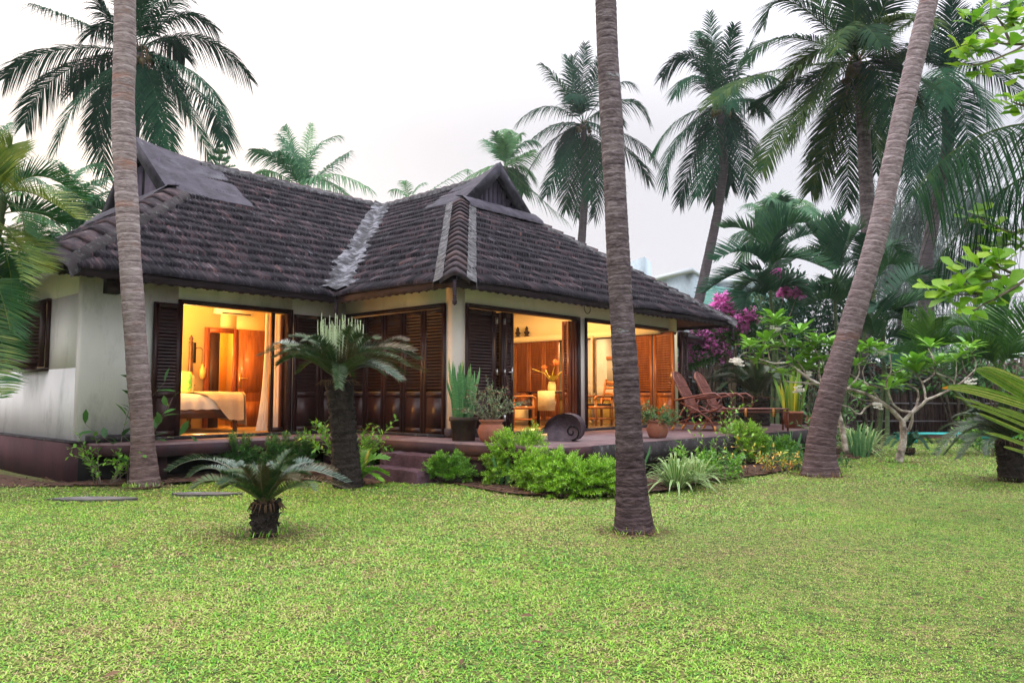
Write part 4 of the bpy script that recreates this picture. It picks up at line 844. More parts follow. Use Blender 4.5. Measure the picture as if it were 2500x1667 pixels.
m_bark_m = mat('leaning_palm_bark', [(.10, .075, .08), (.25, .20, .21), (.44, .375, .395)], rnd=.45, spec=.08, rough=.95, scale=6, stretch=(1, 1, 4), bump=.9, bscale=18, stain=((.28, .13, .09), .58, .76), sscale=1.0, zdark=((.42, .36, .36), 1.0, 4.2))
m_bark_far = mat('far_palm_bark', [(.05, .045, .05), (.12, .10, .11)], spec=.08, rough=.95, scale=3, stretch=(1, 1, 8))
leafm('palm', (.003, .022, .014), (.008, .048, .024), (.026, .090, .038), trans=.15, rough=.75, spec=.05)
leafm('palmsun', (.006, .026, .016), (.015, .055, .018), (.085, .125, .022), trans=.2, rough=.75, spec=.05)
leafm('palmhaze', (.03, .10, .055), (.07, .19, .09), (.15, .30, .12), trans=.3, rough=.6, spec=.15)  # pale copy of the palm leaf, distance haze put into its colour
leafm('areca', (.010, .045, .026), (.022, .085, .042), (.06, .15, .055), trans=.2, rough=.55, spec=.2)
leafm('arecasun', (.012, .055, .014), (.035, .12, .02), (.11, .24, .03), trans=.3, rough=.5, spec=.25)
m_coco = mat('coconut', [(.04, .035, .012), (.12, .09, .03)], rough=.6, rnd=.5)
m_dead = mat('dead_frond', [(.07, .04, .022), (.17, .10, .055)], rough=.95, rnd=.6)

def palm(name, label, cpx, Y, fr, trunk, tr_r, fill=8, fl=3.6, ll=.75, n=44, m='palm', w=.05, coco=8, group='coconut palms', hang=.8, sp=None, mb_=None, up=0):
    """cpx: crown centre px; fr: [(via px, tip px, dy)] ; trunk: [(px,py)] down from crown at depth Y then to the ground"""
    c = atY(*cpx, Y); foot = atY(*trunk[-1], Y); 
    pts = [c] + [atY(*t, Y) for t in trunk]
    g = pts[-1].copy()
    if g[2] > .05:
        pv = pts[-2] if len(pts) > 1 else c; d = (pts[-1] - pv); d = d / max(1e-6, abs(d[2])); g = pts[-1] + np.array([d[0] * .6, 0, -1]) * g[2]; g[2] = 0; pts.append(g)
    n = int(n * 1.35); w = w * .85; ll = ll * 1.12
    root = empty(name, (g[0], g[1], 0), label, 'palm tree', group)
    og = (g[0], g[1], 0)
    P = np.array(pts[::-1]); rad = np.linspace(tr_r * 1.25, tr_r * .9, len(P))
    ring_trunk(P, rad, .16, .05, 12, .08, step=.08).build('trunk', mb_ or m_bark_far, root, origin=og)
    b = MB()
    for k, (via, tip, dy) in enumerate(fr):
        frond(b, c, atY(*via, Y + dy * .5), atY(*tip, Y + dy), ll, n, w, hang=hang, r=None)
    for k in range(fill):
        az = k * 2.4 + Y; el = R(random.uniform(-35, 75)); L_ = fl * random.uniform(.75, 1.05)
        d = np.array([math.cos(az) * math.cos(el), math.sin(az) * math.cos(el), math.sin(el)])
        if abs(d[0]) > .75 and not up: d[0] *= .5
        p2 = c + d * L_ - np.array([0, 0, L_ * .32 * math.cos(el)]); pv = c + d * L_ * .52 + np.array([0, 0, .10 * L_ * math.cos(el)])
        frond(b, c, pv, p2, ll, n, w, hang=hang)
    b.build('crown', m_lf[m], root, origin=og)
    if coco:
        b = MB()
        for k in range(coco): a = random.random() * 6.28; b.sphere(c + np.array([.38 * math.cos(a), -.25 * abs(math.sin(a)), -.25 - .35 * random.random()]), .13, 8, r=random.random())
        b.build('coconuts', m_coco, root, smooth=True, origin=og)
        b = MB()
        for k in range(10): a = random.random() * 6.28; b.tube(bez(c, c + np.array([.25 * math.cos(a), .25 * math.sin(a), .15]), c + np.array([.5 * math.cos(a), .4 * math.sin(a), -.5 - .4 * random.random()]), 6), .018, 4, cap=False)
        b.build('flower_stalks', m_dead, root, origin=og)
    return root
def px(zf, lst, dys=None):
    o = []
    for k, (v, t) in enumerate(lst): o.append((zf(*v), zf(*t), (dys[k] if dys else [1.2, -1.0, .4, -1.6, 1.8][k % 5])))
    return o
palm('coconut_palm', 'large dark coconut palm crown behind the bark of the left foreground palm', z1(1070, 400), 27,
     px(z1, [((640, 180), (230, 30)), ((430, 390), (40, 600)), ((480, 560), (190, 940)), ((640, 720), (430, 1150)), ((800, 850), (830, 1350)), ((1130, 700), (1230, 1130)), ((1200, 760), (1310, 1190)), ((1380, 720), (1620, 1270)), ((1480, 560), (1720, 920)), ((1520, 290), (1910, 600)), ((1350, 130), (1640, 210)), ((1300, 40), (1500, -120)), ((1000, 100), (960, -160)), ((820, 120), (740, -40)), ((1160, 60), (1220, -200)), ((760, 470), (560, 700)), ((1000, 650), (960, 1000)), ((850, 640), (700, 1080)), ((1560, 760), (1700, 1080))]),
     [z1(1050, 800), z1(1000, 1300), z1(990, 2400)], .17, fill=6, ll=.95, n=52, w=.055)
palm('coconut_palm', 'coconut palm standing over the roof just left of the central trunk', z2(615, 570), 46,
     px(z2, [((430, 470), (255, 560)), ((470, 570), (345, 640)), ((420, 680), (300, 870)), ((500, 760), (415, 950)), ((545, 830), (520, 1030)), ((590, 820), (583, 1075)), ((650, 760), (650, 980)), ((700, 780), (672, 1070)), ((510, 380), (385, 240)), ((565, 340), (510, 190)), ((610, 330), (625, 130)), ((680, 330), (720, 190)), ((770, 370), (880, 350)), ((850, 440), (965, 545)), ((870, 640), (1000, 770)), ((860, 720), (970, 870)), ((740, 780), (760, 930)), ((560, 400), (560, 200))]),
     [z2(628, 900), z2(605, 1200)], .22, fill=5, ll=1.15, n=42, w=.075)
palm('coconut_palm', 'tall coconut palm with a curved trunk right of the central trunk', z2(1365, 470), 36,
     px(z2, [((1330, 220), (1305, -40)), ((1400, 240), (1440, 30)), ((1210, 200), (1045, 310)), ((1220, 310), (1120, 410)), ((1270, 180), (1240, 60)), ((1140, 540), (1005, 730)), ((1120, 660), (1070, 920)), ((1230, 720), (1140, 1000)), ((1290, 760), (1235, 960)), ((1340, 760), (1320, 990)), ((1400, 760), (1420, 900)), ((1460, 680), (1525, 940)), ((1510, 620), (1580, 840)), ((1480, 250), (1540, 110)), ((1180, 600), (1060, 850)), ((1500, 430), (1600, 500))]),
     [z2(1385, 800), z2(1350, 1050), z2(1290, 1330), z2(1240, 1560)], .21, fill=6, ll=1.0, n=44, w=.065)
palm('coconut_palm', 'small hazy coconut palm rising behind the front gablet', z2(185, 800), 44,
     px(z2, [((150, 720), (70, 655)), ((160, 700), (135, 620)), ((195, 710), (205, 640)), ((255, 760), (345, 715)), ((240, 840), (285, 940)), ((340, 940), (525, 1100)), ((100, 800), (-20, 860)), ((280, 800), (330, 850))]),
     [z2(190, 1000), z2(190, 1200)], .2, fill=4, ll=1.0, n=30, w=.09, m='palmhaze', coco=0)
palm('coconut_palm', 'biggest dark coconut palm hung with nuts left of the leaning trunk', z3(1030, 400), 23,
     px(z3, [((620, 20), (430, 160)), ((600, 240), (330, 390)), ((430, 470), (100, 660)), ((640, 530), (380, 680)), ((620, 750), (420, 1090)), ((860, 880), (730, 1220)), ((1010, 150), (1000, -260)), ((850, 130), (700, -120)), ((1160, 120), (1300, -160)), ((940, 190), (900, 330)), ((1050, 180), (1180, 290)), ((1230, 230), (1420, 110)), ((1180, 480), (1260, 820)), ((1130, 650), (1150, 1100)), ((980, 850), (965, 1330)), ((880, 700), (760, 1000)), ((1250, 420), (1500, 560)), ((760, 330), (560, 560)), ((1100, 700), (1230, 1180))],
        [0, -1, -2.0, 1, -1.5, 2, 1, .5, -1, -3, -3, 1, -2, 2, 3, 2, -1, 2, -1]),
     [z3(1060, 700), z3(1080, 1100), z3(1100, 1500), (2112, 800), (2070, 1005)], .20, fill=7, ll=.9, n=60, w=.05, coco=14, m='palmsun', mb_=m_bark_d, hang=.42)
palm('coconut_palm', 'dense coconut palm behind the top of the leaning trunk', z3(1600, 500), 28,
     px(z3, [((1800, 420), (2150, 700)), ((1780, 560), (1880, 830)), ((1450, 640), (1330, 1100)), ((1560, 800), (1500, 1150)), ((1480, 380), (1330, 470)), ((1700, 330), (1800, 200)), ((1620, 250), (1640, -40)), ((1760, 150), (1900, -40)), ((1700, 700), (1740, 1050)), ((1500, 200), (1440, -20)), ((1650, 320), (1900, 340)), ((1440, 800), (1380, 1250))]),
     [z3(1610, 900), z4(1690, 500), z4(1680, 1020), (2255, 1035)], .22, fill=5, ll=1.0, n=48, w=.055, m='palm', hang=.55)
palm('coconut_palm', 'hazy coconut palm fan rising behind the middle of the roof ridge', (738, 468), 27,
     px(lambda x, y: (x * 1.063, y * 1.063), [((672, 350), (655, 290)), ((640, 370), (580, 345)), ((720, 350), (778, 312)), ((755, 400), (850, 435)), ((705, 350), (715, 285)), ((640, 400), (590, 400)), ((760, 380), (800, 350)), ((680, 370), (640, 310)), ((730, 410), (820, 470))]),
     [(738, 600), (738, 700)], .16, fill=2, ll=.62, n=34, w=.05, m='palmhaze', coco=0, fl=2)
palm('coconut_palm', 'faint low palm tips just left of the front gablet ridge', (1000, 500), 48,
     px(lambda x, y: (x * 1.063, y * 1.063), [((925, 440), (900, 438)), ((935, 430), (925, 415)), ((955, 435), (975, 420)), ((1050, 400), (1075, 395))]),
     [(1000, 600)], .16, fill=0, ll=.7, n=18, w=.06, m='palmhaze', coco=0)
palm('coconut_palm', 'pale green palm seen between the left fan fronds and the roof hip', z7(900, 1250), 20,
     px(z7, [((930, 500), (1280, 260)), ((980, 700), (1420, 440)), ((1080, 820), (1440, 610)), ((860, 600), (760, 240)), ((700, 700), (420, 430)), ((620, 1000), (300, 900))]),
     [z7(900, 1500)], .14, fill=3, ll=.6, n=36, w=.05, m='palmhaze', coco=0, fl=1.8)
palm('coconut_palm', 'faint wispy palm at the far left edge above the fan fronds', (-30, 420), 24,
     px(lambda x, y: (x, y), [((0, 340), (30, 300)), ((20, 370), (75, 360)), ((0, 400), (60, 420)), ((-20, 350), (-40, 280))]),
     [(-30, 700)], .14, fill=3, ll=.7, n=30, w=.04, m='palmhaze', coco=0, fl=2)
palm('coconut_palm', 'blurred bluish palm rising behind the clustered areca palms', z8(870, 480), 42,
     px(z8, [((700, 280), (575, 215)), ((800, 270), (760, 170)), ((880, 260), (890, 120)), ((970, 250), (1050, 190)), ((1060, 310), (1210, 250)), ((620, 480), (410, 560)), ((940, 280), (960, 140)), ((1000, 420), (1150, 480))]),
     [z8(880, 800)], .22, fill=4, ll=1.1, n=36, w=.08, m='palmhaze', coco=0)
# ---- three foreground trunks (crowns stand above the picture)
def fore_palm(label, pxs, Y, wid, m, seed, ringh, flare=.05, top_extra=5.0, lean_fix=None):
    P = [atY(x, y, Y) for x, y in pxs]; P[0][2] = min(P[0][2], 0) - .02
    d = nrm(P[-1] - P[-2]); top = P[-1] + d * top_extra; P.append(top)
    root = empty('coconut_palm', (P[0][0], Y, 0), label, 'palm tree', 'coconut palms'); og = (P[0][0], Y, 0)
    rad = [w_ / 2 * Y / F_PX for w_ in wid] + [wid[-1] / 2 * Y / F_PX * .9]
    ring_trunk(P, rad, ringh, .038, 26, flare, step=.018, jit=.018).build('trunk', m, root, origin=og, smooth=False)
    b = MB(); c = top
    for k in range(22):
        az = k * 2.4 + seed; el = R([-5, 25, 50, 75, 12][k % 5]); L_ = 4.4
        dd = np.array([math.cos(az) * math.cos(el), math.sin(az) * math.cos(el), math.sin(el)])
        frond(b, c, c + dd * L_ * .52 + np.array([0, 0, .5]), c + dd * L_ - np.array([0, 0, 1.2 * math.cos(el)]), .8, 44, .045)
    b.build('crown', m_lf['palm'], root, origin=og)
    b = MB()      # root skirt
    for k in range(46):
        a = random.random() * 6.28; r0 = rad[0] + flare * .8; q = np.array([P[0][0], Y, 0]) + np.array([math.cos(a), math.sin(a), 0]) * r0
        b.tube([q - np.array([math.cos(a), math.sin(a), 0]) * .03 + (0, 0, .10 * random.random() + .02), q + np.array([math.cos(a), math.sin(a), 0]) * .02 * random.random() + (0, 0, -.02)], [.006, .009], 4, cap=False)
    b.build('roots', m_dead, root, origin=og)
k_ = 1.063
fore_palm('pale ringed coconut palm trunk in front of the bedroom wall', [(354, 1188), (350, 1100), (346, 1020), (336, 900), (327, 770), (318, 640), (310, 500), (304, 380), (300, 260), (305, 130), (305, 0), (303, -120)], 10.65, [60, 53, 52, 51, 51, 51, 53, 54, 54, 52, 51, 50], m_bark, 1.0, .13, .045)
fore_palm('straight dark coconut palm trunk in the middle of the lawn', [(1549, 1300), (1544, 1230), (1540, 1150), (1535, 1060), (1530, 950), (1524, 850), (1516, 740), (1508, 600), (1500, 430), (1491, 260), (1483, 130), (1479, 0), (1474, -120)], 7.07, [90, 76, 70, 66, 62, 61, 58, 56, 56, 56, 54, 52, 50], m_bark_d, 2.2, .075, .025)
fore_palm('leaning grey-brown coconut palm trunk at the end of the deck', [(2004, 1162), (2001, 1120), (2007, 1050), (2029, 960), (2055, 870), (2079, 790), (2108, 690), (2132, 610), (2144, 565), (2172, 430), (2196, 310), (2224, 190), (2246, 95), (2268, 0), (2296, -120)], 12.01, [82, 68, 63, 60, 56, 53, 50, 49, 49, 47, 46, 46, 45, 44, 43], m_bark_m, 3.3, .12, .05)

# ---- areca (clustering) palms
leafm('arecaleft', (.010, .050, .022), (.025, .11, .025), (.22, .26, .03), trans=.3, rough=.5, spec=.25)
m_astem = mat('areca_stem', [(.03, .055, .02), (.09, .13, .05)], rough=.6, scale=3, stretch=(1, 1, 6))
def areca(label, crowns, Y, m, ll=.42, n=40, w=.032, base=None, hang=.12, lift=.55, group='areca palms', r=None):
    """crowns: [(centre px, [(via, tip)...], zf)]"""
    c0 = atY(*(base or crowns[0][0]), Y); root = empty('areca_palm', (c0[0], Y, 0), label, 'palm', group); og = (c0[0], Y, 0)
    bt = MB(); b = MB()
    for i, (cp, fr) in enumerate(crowns):
        c = atY(*cp, Y + .3 * math.sin(i * 2)); g = np.array([c0[0] + .25 * math.sin(i * 3), Y + .2 * math.cos(i * 3), -.02])
        ring_trunk([g, (g + c) / 2 + (.1, 0, 0), c], [.06, .05, .045], .12, .04, 10, step=.06, b=bt)
        for k, (v, t) in enumerate(fr):
            dy = [.5, -.5, .2, -.8, .9][k % 5]; frond(b, c, atY(*v, Y + dy * .5), atY(*t, Y + dy), ll, n, w, hang=hang, lift=lift, ang0=30, ang1=55, rr=.012, r=r)
    bt.build('stems', m_astem, root, origin=og); b.build('crown', m_lf[m], root, origin=og)
def zz(zf, l): return [(zf(*a), zf(*b)) for a, b in l]
areca('clump of green areca palm fronds with orange tips at the left edge', [
    (z7(60, 640), zz(z7, [((520, 420), (1060, 730)), ((420, 640), (960, 960)), ((60, 250), (150, 20)), ((-100, 400), (-200, 100)), ((150, 500), (280, 380))])),
    (z7(40, 900), zz(z7, [((420, 880), (780, 1030)), ((200, 800), (330, 1130)), ((-100, 700), (-300, 800))])),
    (z7(-60, 1100), zz(z7, [((250, 1150), (480, 1330)), ((300, 1350), (460, 1640)), ((100, 1500), (150, 1950)), ((180, 1200), (300, 1750))])),
    (z7(-150, 1700), zz(z7, [((60, 1760), (150, 2180)), ((0, 1900), (130, 2400)), ((-50, 2300), (90, 2700)), ((-60, 2700), (30, 3250)), ((60, 1500), (240, 1700))])),
], 9.2, 'arecaleft', ll=.42, n=60, w=.017, base=(-190, 1000))
areca('tall feathery areca palm left in the cluster behind the veranda', [
    (z8(800, 960), zz(z8, [((620, 560), (310, 480)), ((560, 740), (210, 830)), ((480, 960), (100, 1180)), ((860, 560), (1190, 420)), ((960, 680), (1280, 540)), ((760, 600), (640, 380)), ((1000, 800), (1450, 940)), ((840, 520), (980, 340))])),
    (z8(820, 1260), zz(z8, [((640, 1060), (470, 1240)), ((600, 1180), (540, 1330)), ((980, 1080), (1180, 1200)), ((700, 1050), (620, 1020)), ((900, 1100), (1010, 1300))]))], 21, 'areca', ll=.72, n=44, w=.05)
areca('dense areca palm right in the cluster touching the leaning trunk', [
    (z8(1500, 1000), zz(z8, [((1350, 640), (1230, 480)), ((1480, 640), (1620, 330)), ((1700, 620), (1790, 500)), ((1250, 780), (980, 900)), ((1720, 820), (1830, 900)), ((1400, 560), (1300, 470)), ((1600, 740), (1680, 480))])),
    (z8(1600, 1350), zz(z8, [((1380, 1160), (1190, 1290)), ((1450, 1250), (1240, 1320)), ((1700, 1150), (1820, 1300)), ((1560, 1100), (1500, 1060))])),
    (z4(1350, 700), zz(z4, [((1430, 420), (1520, 520)), ((1330, 480), (1300, 340)), ((1560, 660), (1780, 760)), ((1460, 540), (1600, 720))]))], 22, 'areca', ll=.75, n=44, w=.05)
areca('areca palm with low arching fronds right of the leaning trunk', [
    (z4(1400, 900), zz(z4, [((1560, 640), (1740, 640)), ((1600, 790), (1790, 800)), ((1440, 850), (1560, 900)), ((1380, 820), (1340, 860))])),
    (z6(700, 300), zz(z6, [((780, 100), (960, 180)), ((640, 200), (620, 100)), ((860, 260), (960, 420)), ((760, 420), (820, 560))]))], 20, 'areca', ll=.7, n=40, w=.045, base=(2150, 1000))
areca('bright green young palm filling the right edge under the almond branches', [
    (z6(1700, 540), zz(z6, [((1500, 200), (1280, 180)), ((1760, 120), (1830, -160)), ((1500, 330), (1230, 330)), ((1900, 200), (2050, 60)), ((1620, 250), (1560, 40)), ((1540, 430), (1340, 560)), ((1850, 380), (2050, 420)), ((1750, 300), (1640, 330))])),
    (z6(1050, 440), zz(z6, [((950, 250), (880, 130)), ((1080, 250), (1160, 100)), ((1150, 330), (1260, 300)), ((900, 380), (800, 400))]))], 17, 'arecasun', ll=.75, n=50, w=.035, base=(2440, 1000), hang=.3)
# ---- big near coconut frond hanging in from the right edge
root = empty('coconut_palm', (4.9, 8.2, 0), 'young coconut palm outside the right edge whose frond sweeps into the picture', 'palm tree', 'coconut palms')
cc = atY(2760, 330, 8.2); og = (4.9, 8.2, 0)
ring_trunk([(cc[0] + .3, 8.2, -.02), (cc[0] + .1, 8.2, 1.8), cc], [.22, .18, .15], .12, .06, 16, .05).build('trunk', m_bark_m, root, origin=og)
b = MB()
frond(b, cc, atY(2450, 312, 8.0), atY(2235, 470, 7.8), 1.0, 74, .020, hang=1.3, lift=.0, rr=.02, ang0=20, ang1=40, r=.35, twist=0)
frond(b, cc, atY(2470, 450, 8.4), atY(2290, 640, 8.4), .9, 60, .020, hang=1.2, lift=.0, rr=.02, r=.2, twist=0)
for k in range(9):
    a = -1.2 + k * .30; dd = np.array([math.cos(a), math.sin(a), .3 + .1 * (k % 3)]); frond(b, cc, cc + dd * 1.8 + (0, 0, .2), cc + dd * 3.3 - (0, 0, .8), .8, 44, .035)
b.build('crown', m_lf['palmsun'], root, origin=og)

# ---- cycads
leafm('cycad', (.010, .034, .010), (.028, .072, .018), (.07, .11, .03), (.16, .085, .045), rough=.45, trans=.08, spec=.3)
leafm('cycadgrey', (.025, .055, .035), (.06, .11, .075), (.20, .26, .22), (.30, .22, .16), rough=.4, trans=.05, spec=.4)
leafm('cycadrust', (.03, .04, .012), (.08, .06, .022), (.24, .15, .09), rough=.5, trans=.05)
leafm('cycadnew', (.30, .42, .22), (.46, .58, .36), (.62, .70, .52), rough=.6, trans=.2)
leafm('cycaddk', (.008, .026, .010), (.022, .055, .02), (.06, .09, .035), (.12, .09, .05), rough=.4, trans=.08)
m_cyt = mat('cycad_trunk', [(.010, .008, .007), (.035, .026, .022)], rough=1, scale=14, bump=1.0, bscale=30)
def cycad(label, base, Y, top_px, fr, tr_w, ll=.13, n=90, w=.011, m='cycad', scales=220, m2=None, new=None, group=None, lift=.35, rust=0, hang=.15, fill=0, flen=1.0, elmin=8):
    bs = atz(*base) if Y is None else atY(*base, Y); Y = bs[1]; tp = atY(*top_px, Y)
    root = empty('cycad', (bs[0], Y, 0), label, 'cycad', group or 'cycads'); og = (bs[0], Y, 0); rt = tr_w / 2 * Y / F_PX
    b = MB(); H_ = tp[2]; ax = nrm(tp - np.array([bs[0], Y, 0]))
    ring_trunk([(bs[0], Y, -.03), (bs[0] * .5 + tp[0] * .5, Y, H_ * .5), tp], [rt * 1.02, rt * .95, rt * 1.0], .09, .10, 16, rt * .08, b=b, step=.02, jit=.12)
    for k in range(scales):       # old leaf bases
        a = random.random() * 6.28; zq = random.random() ** .8 * H_; q = np.array([bs[0] + (tp[0] - bs[0]) * zq / H_, Y, zq]) + np.array([math.cos(a), math.sin(a), 0]) * rt * .9
        o_ = np.array([math.cos(a), math.sin(a), .9]); o_ = nrm(o_) * random.uniform(.025, .055)
        b.beam(q, q + o_, .022, .010)
    b.build('trunk', m_cyt, root, origin=og)
    bs_ = {}
    for k, f in enumerate(fr):
        via, tip, dy = f[:3]; mm = f[3] if len(f) > 3 else m; bb = bs_.setdefault(mm, MB())
        c = tp + np.array([(atY(*via, Y)[0] - tp[0]) * .06, -.04 if dy < 0 else .04, 0])
        frond(bb, c, atY(*via, Y + dy * .5), atY(*tip, Y + dy), ll, n, w, hang=hang, lift=lift, rr=.007, t0=.10, ang0=25, ang1=55, prof=.35, seg=4, r=random.random() * .45, tipr=.6)
    bb = bs_.setdefault(m, MB())
    for k in range(fill):
        az = k * 2.4 + .7; el = R(random.uniform(elmin, 62)); L_ = flen * random.uniform(.8, 1.05); d = np.array([math.cos(az) * math.cos(el), math.sin(az) * math.cos(el), math.sin(el)])
        frond(bb, tp, tp + d * L_ * .5 + (0, 0, .05 * L_), tp + d * L_ - np.array([0, 0, .38 * L_ * math.cos(el)]), ll, n, w, hang=hang, lift=lift, rr=.007, t0=.10, ang0=25, ang1=55, prof=.35, seg=4, r=random.random() * .45, tipr=.6)
    for mm, bb in bs_.items(): bb.build('fronds', m_lf[mm], root, origin=og)
    if new:
        b = MB()
        for k in range(new[0]):
            a = k * 2.4; r0 = .16 * math.sqrt((k + .5) / new[0]) ; hh = new[1] * random.uniform(.75, 1.0); c = tp + np.array([r0 * math.cos(a) * .4, r0 * math.sin(a) * .4, .0]); p2 = tp + np.array([r0 * new[2] * math.cos(a), r0 * new[2] * math.sin(a), hh])
            frond(b, c, (c + p2) / 2 + np.array([r0 * math.cos(a) * .5, r0 * math.sin(a) * .5, 0]), p2, .028, 46, .009, hang=-.2, lift=.6, rr=.007, t0=.25, ang0=60, ang1=70, prof=.2, seg=3)
        b.build('new_fronds', m_lf['cycadnew'], root, origin=og)
    b = MB()
    for k in range(36):
        a = random.random() * 6.28; d_ = np.array([math.cos(a), math.sin(a), 0]); b.tube([tp + d_ * rt * .5, tp + d_ * rt * 1.2 + (0, 0, -.01), tp + d_ * rt * random.uniform(1.2, 1.8) + (0, 0, -.08)], [.008, .006, .002], 4, cap=False)
    b.build('dead_stalks', m_dead, root, origin=og)
    return root
za = Z(600, 650, 2.852)
def fz(zf, l): return [(zf(*v), zf(*t), dy, *mm) for v, t, dy, *mm in l]
cycad('tall cycad with a pale cluster of new leaves in front of the court doors', (850, 1188), None, za(650, 790), fz(za, [
    ((420, 570), (100, 625), .2, 'cycadgrey'), ((400, 640), (225, 690), -.5), ((520, 560), (415, 520), .4), ((560, 600), (500, 560), -.4), ((330, 560), (180, 570), .6, 'cycadgrey'),
    ((880, 560), (1200, 650), .3, 'cycadgrey'), ((860, 640), (1250, 740), 0.0, 'cycadrust'), ((900, 600), (1140, 560), .5), ((820, 680), (1075, 790), -.5, 'cycadgrey'), ((800, 560), (900, 510), -.3), ((760, 560), (840, 530), .6), ((930, 560), (1100, 520), -.2, 'cycadrust'),
    ((600, 640), (560, 560), -.9), ((700, 640), (720, 540), -.9, 'cycadrust'), ((640, 600), (640, 520), .8), ((480, 620), (300, 560), -.7), ((760, 620), (1000, 620), -.8), ((700, 600), (780, 520), .7), ((560, 560), (470, 500), .8), ((540, 680), (440, 620), -1.0), ((730, 690), (830, 640), -1.0), ((850, 600), (1050, 600), .9), ((450, 600), (330, 620), .9), ((500, 640), (380, 600), -1.1), ((860, 590), (1160, 590), -.6, 'cycadrust'), ((820, 700), (960, 760), .6)]),
    66, ll=.165, n=84, w=.010, new=(46, .92, 2.1), hang=.1, fill=16, flen=1.05)
zb = Z(380, 1000, 2.868)
cycad('small silvery cycad with rusty tips standing alone on the lawn', (645, 1300), None, zb(775, 640), fz(zb, [
    ((420, 360), (90, 430), .2, 'cycadgrey'), ((450, 420), (240, 470), .3, 'cycadgrey'), ((460, 500), (270, 550), -.1), ((600, 430), (560, 380), .4, 'cycadgrey'), ((1000, 430), (1340, 510), .2, 'cycadgrey'), ((960, 480), (1380, 570), -.2, 'cycadrust'), ((1000, 520), (1100, 560), -.4), ((850, 450), (930, 400), .4, 'cycadgrey'), ((930, 420), (1090, 370), .5, 'cycadgrey'), ((740, 520), (740, 400), -.35, 'cycadrust'), ((680, 510), (620, 410), -.3, 'cycadrust'), ((620, 520), (460, 440), -.3), ((860, 500), (1010, 490), -.4, 'cycadrust'), ((640, 560), (560, 540), -.5), ((820, 540), (870, 470), -.4), ((720, 470), (700, 390), .4, 'cycadgrey'), ((800, 470), (830, 380), .4, 'cycadgrey'), ((560, 410), (420, 350), .5, 'cycadgrey'), ((900, 560), (1070, 540), -.5), ((1050, 440), (1250, 430), .5, 'cycadrust')]),
    58, ll=.105, n=64, w=.0075, hang=.12, lift=.5, fill=12, flen=.60, elmin=30)
cycad('dark cycad with wide feathery crown behind the rattan chairs', z5(1060, 1010), 17.6, z5(1030, 760), fz(z5, [
    ((820, 600), (630, 615), .3), ((850, 560), (700, 560), -.3), ((900, 540), (780, 510), .5), ((950, 540), (880, 490), -.4), ((1000, 560), (980, 480), .3), ((1060, 560), (1060, 480), -.3), ((1120, 560), (1150, 500), .4), ((1180, 570), (1260, 540), -.3), ((1200, 620), (1330, 620), .3), ((860, 640), (740, 690), -.5), ((940, 620), (840, 540), -.9), ((1080, 640), (1160, 560), -.9), ((900, 580), (720, 590), .8), ((1150, 600), (1300, 580), .8), ((1020, 600), (1010, 500), -.9)]),
    58, ll=.20, n=84, w=.0115, m='cycaddk', fill=10, flen=1.2, elmin=15)
zc = Z(2100, 850, 4.48)
cycad('thick dark cycad at the right edge of the lawn with drooping fronds', (2472, 1170), None, zc(1620, 1000), fz(zc, [
    ((1250, 820), (830, 1160), -.5), ((1280, 860), (930, 1160), .3), ((1350, 920), (1090, 1200), -.6), ((1150, 830), (880, 900), .6), ((1300, 960), (1130, 1010), -.9), ((1500, 850), (1300, 760), .5), ((1450, 960), (1390, 1160), -.8), ((1800, 850), (2000, 780), .3), ((1800, 900), (2100, 1100), -.4), ((1650, 850), (1640, 700), .6), ((1700, 850), (1850, 730), -.5), ((1400, 820), (1180, 790), .8), ((1230, 880), (860, 1030), .9)]),
    56, ll=.15, n=90, w=.011, m='cycaddk', scales=300, fill=16, flen=1.0)
cycad('little green cycad on the lawn behind the frangipani trunk', z6(940, 1250), None, z6(940, 1200), fz(z6, [
    ((840, 1100), (740, 1170), -.3), ((860, 1080), (800, 1110), .3), ((900, 1090), (880, 1090), .4), ((970, 1080), (1000, 1090), -.3), ((1020, 1090), (1120, 1150), .3), ((1010, 1120), (1090, 1200), -.3), ((880, 1130), (800, 1180), -.5), ((980, 1120), (1050, 1120), .5)]),
    20, ll=.12, n=44, w=.02, m='areca', scales=60)
# small young cycad by the steps
cycad('young bright green cycad sprouting beside the steps', za(800, 1520), None, za(800, 1500), fz(za, [
    ((850, 1360), (980, 1340), .2), ((870, 1420), (980, 1450), -.2), ((830, 1330), (880, 1290), .3), ((770, 1400), (760, 1300), .1), ((740, 1420), (700, 1380), -.2), ((840, 1440), (930, 1490), -.3)]),
    14, ll=.14, n=34, w=.022, m='bright', scales=10)
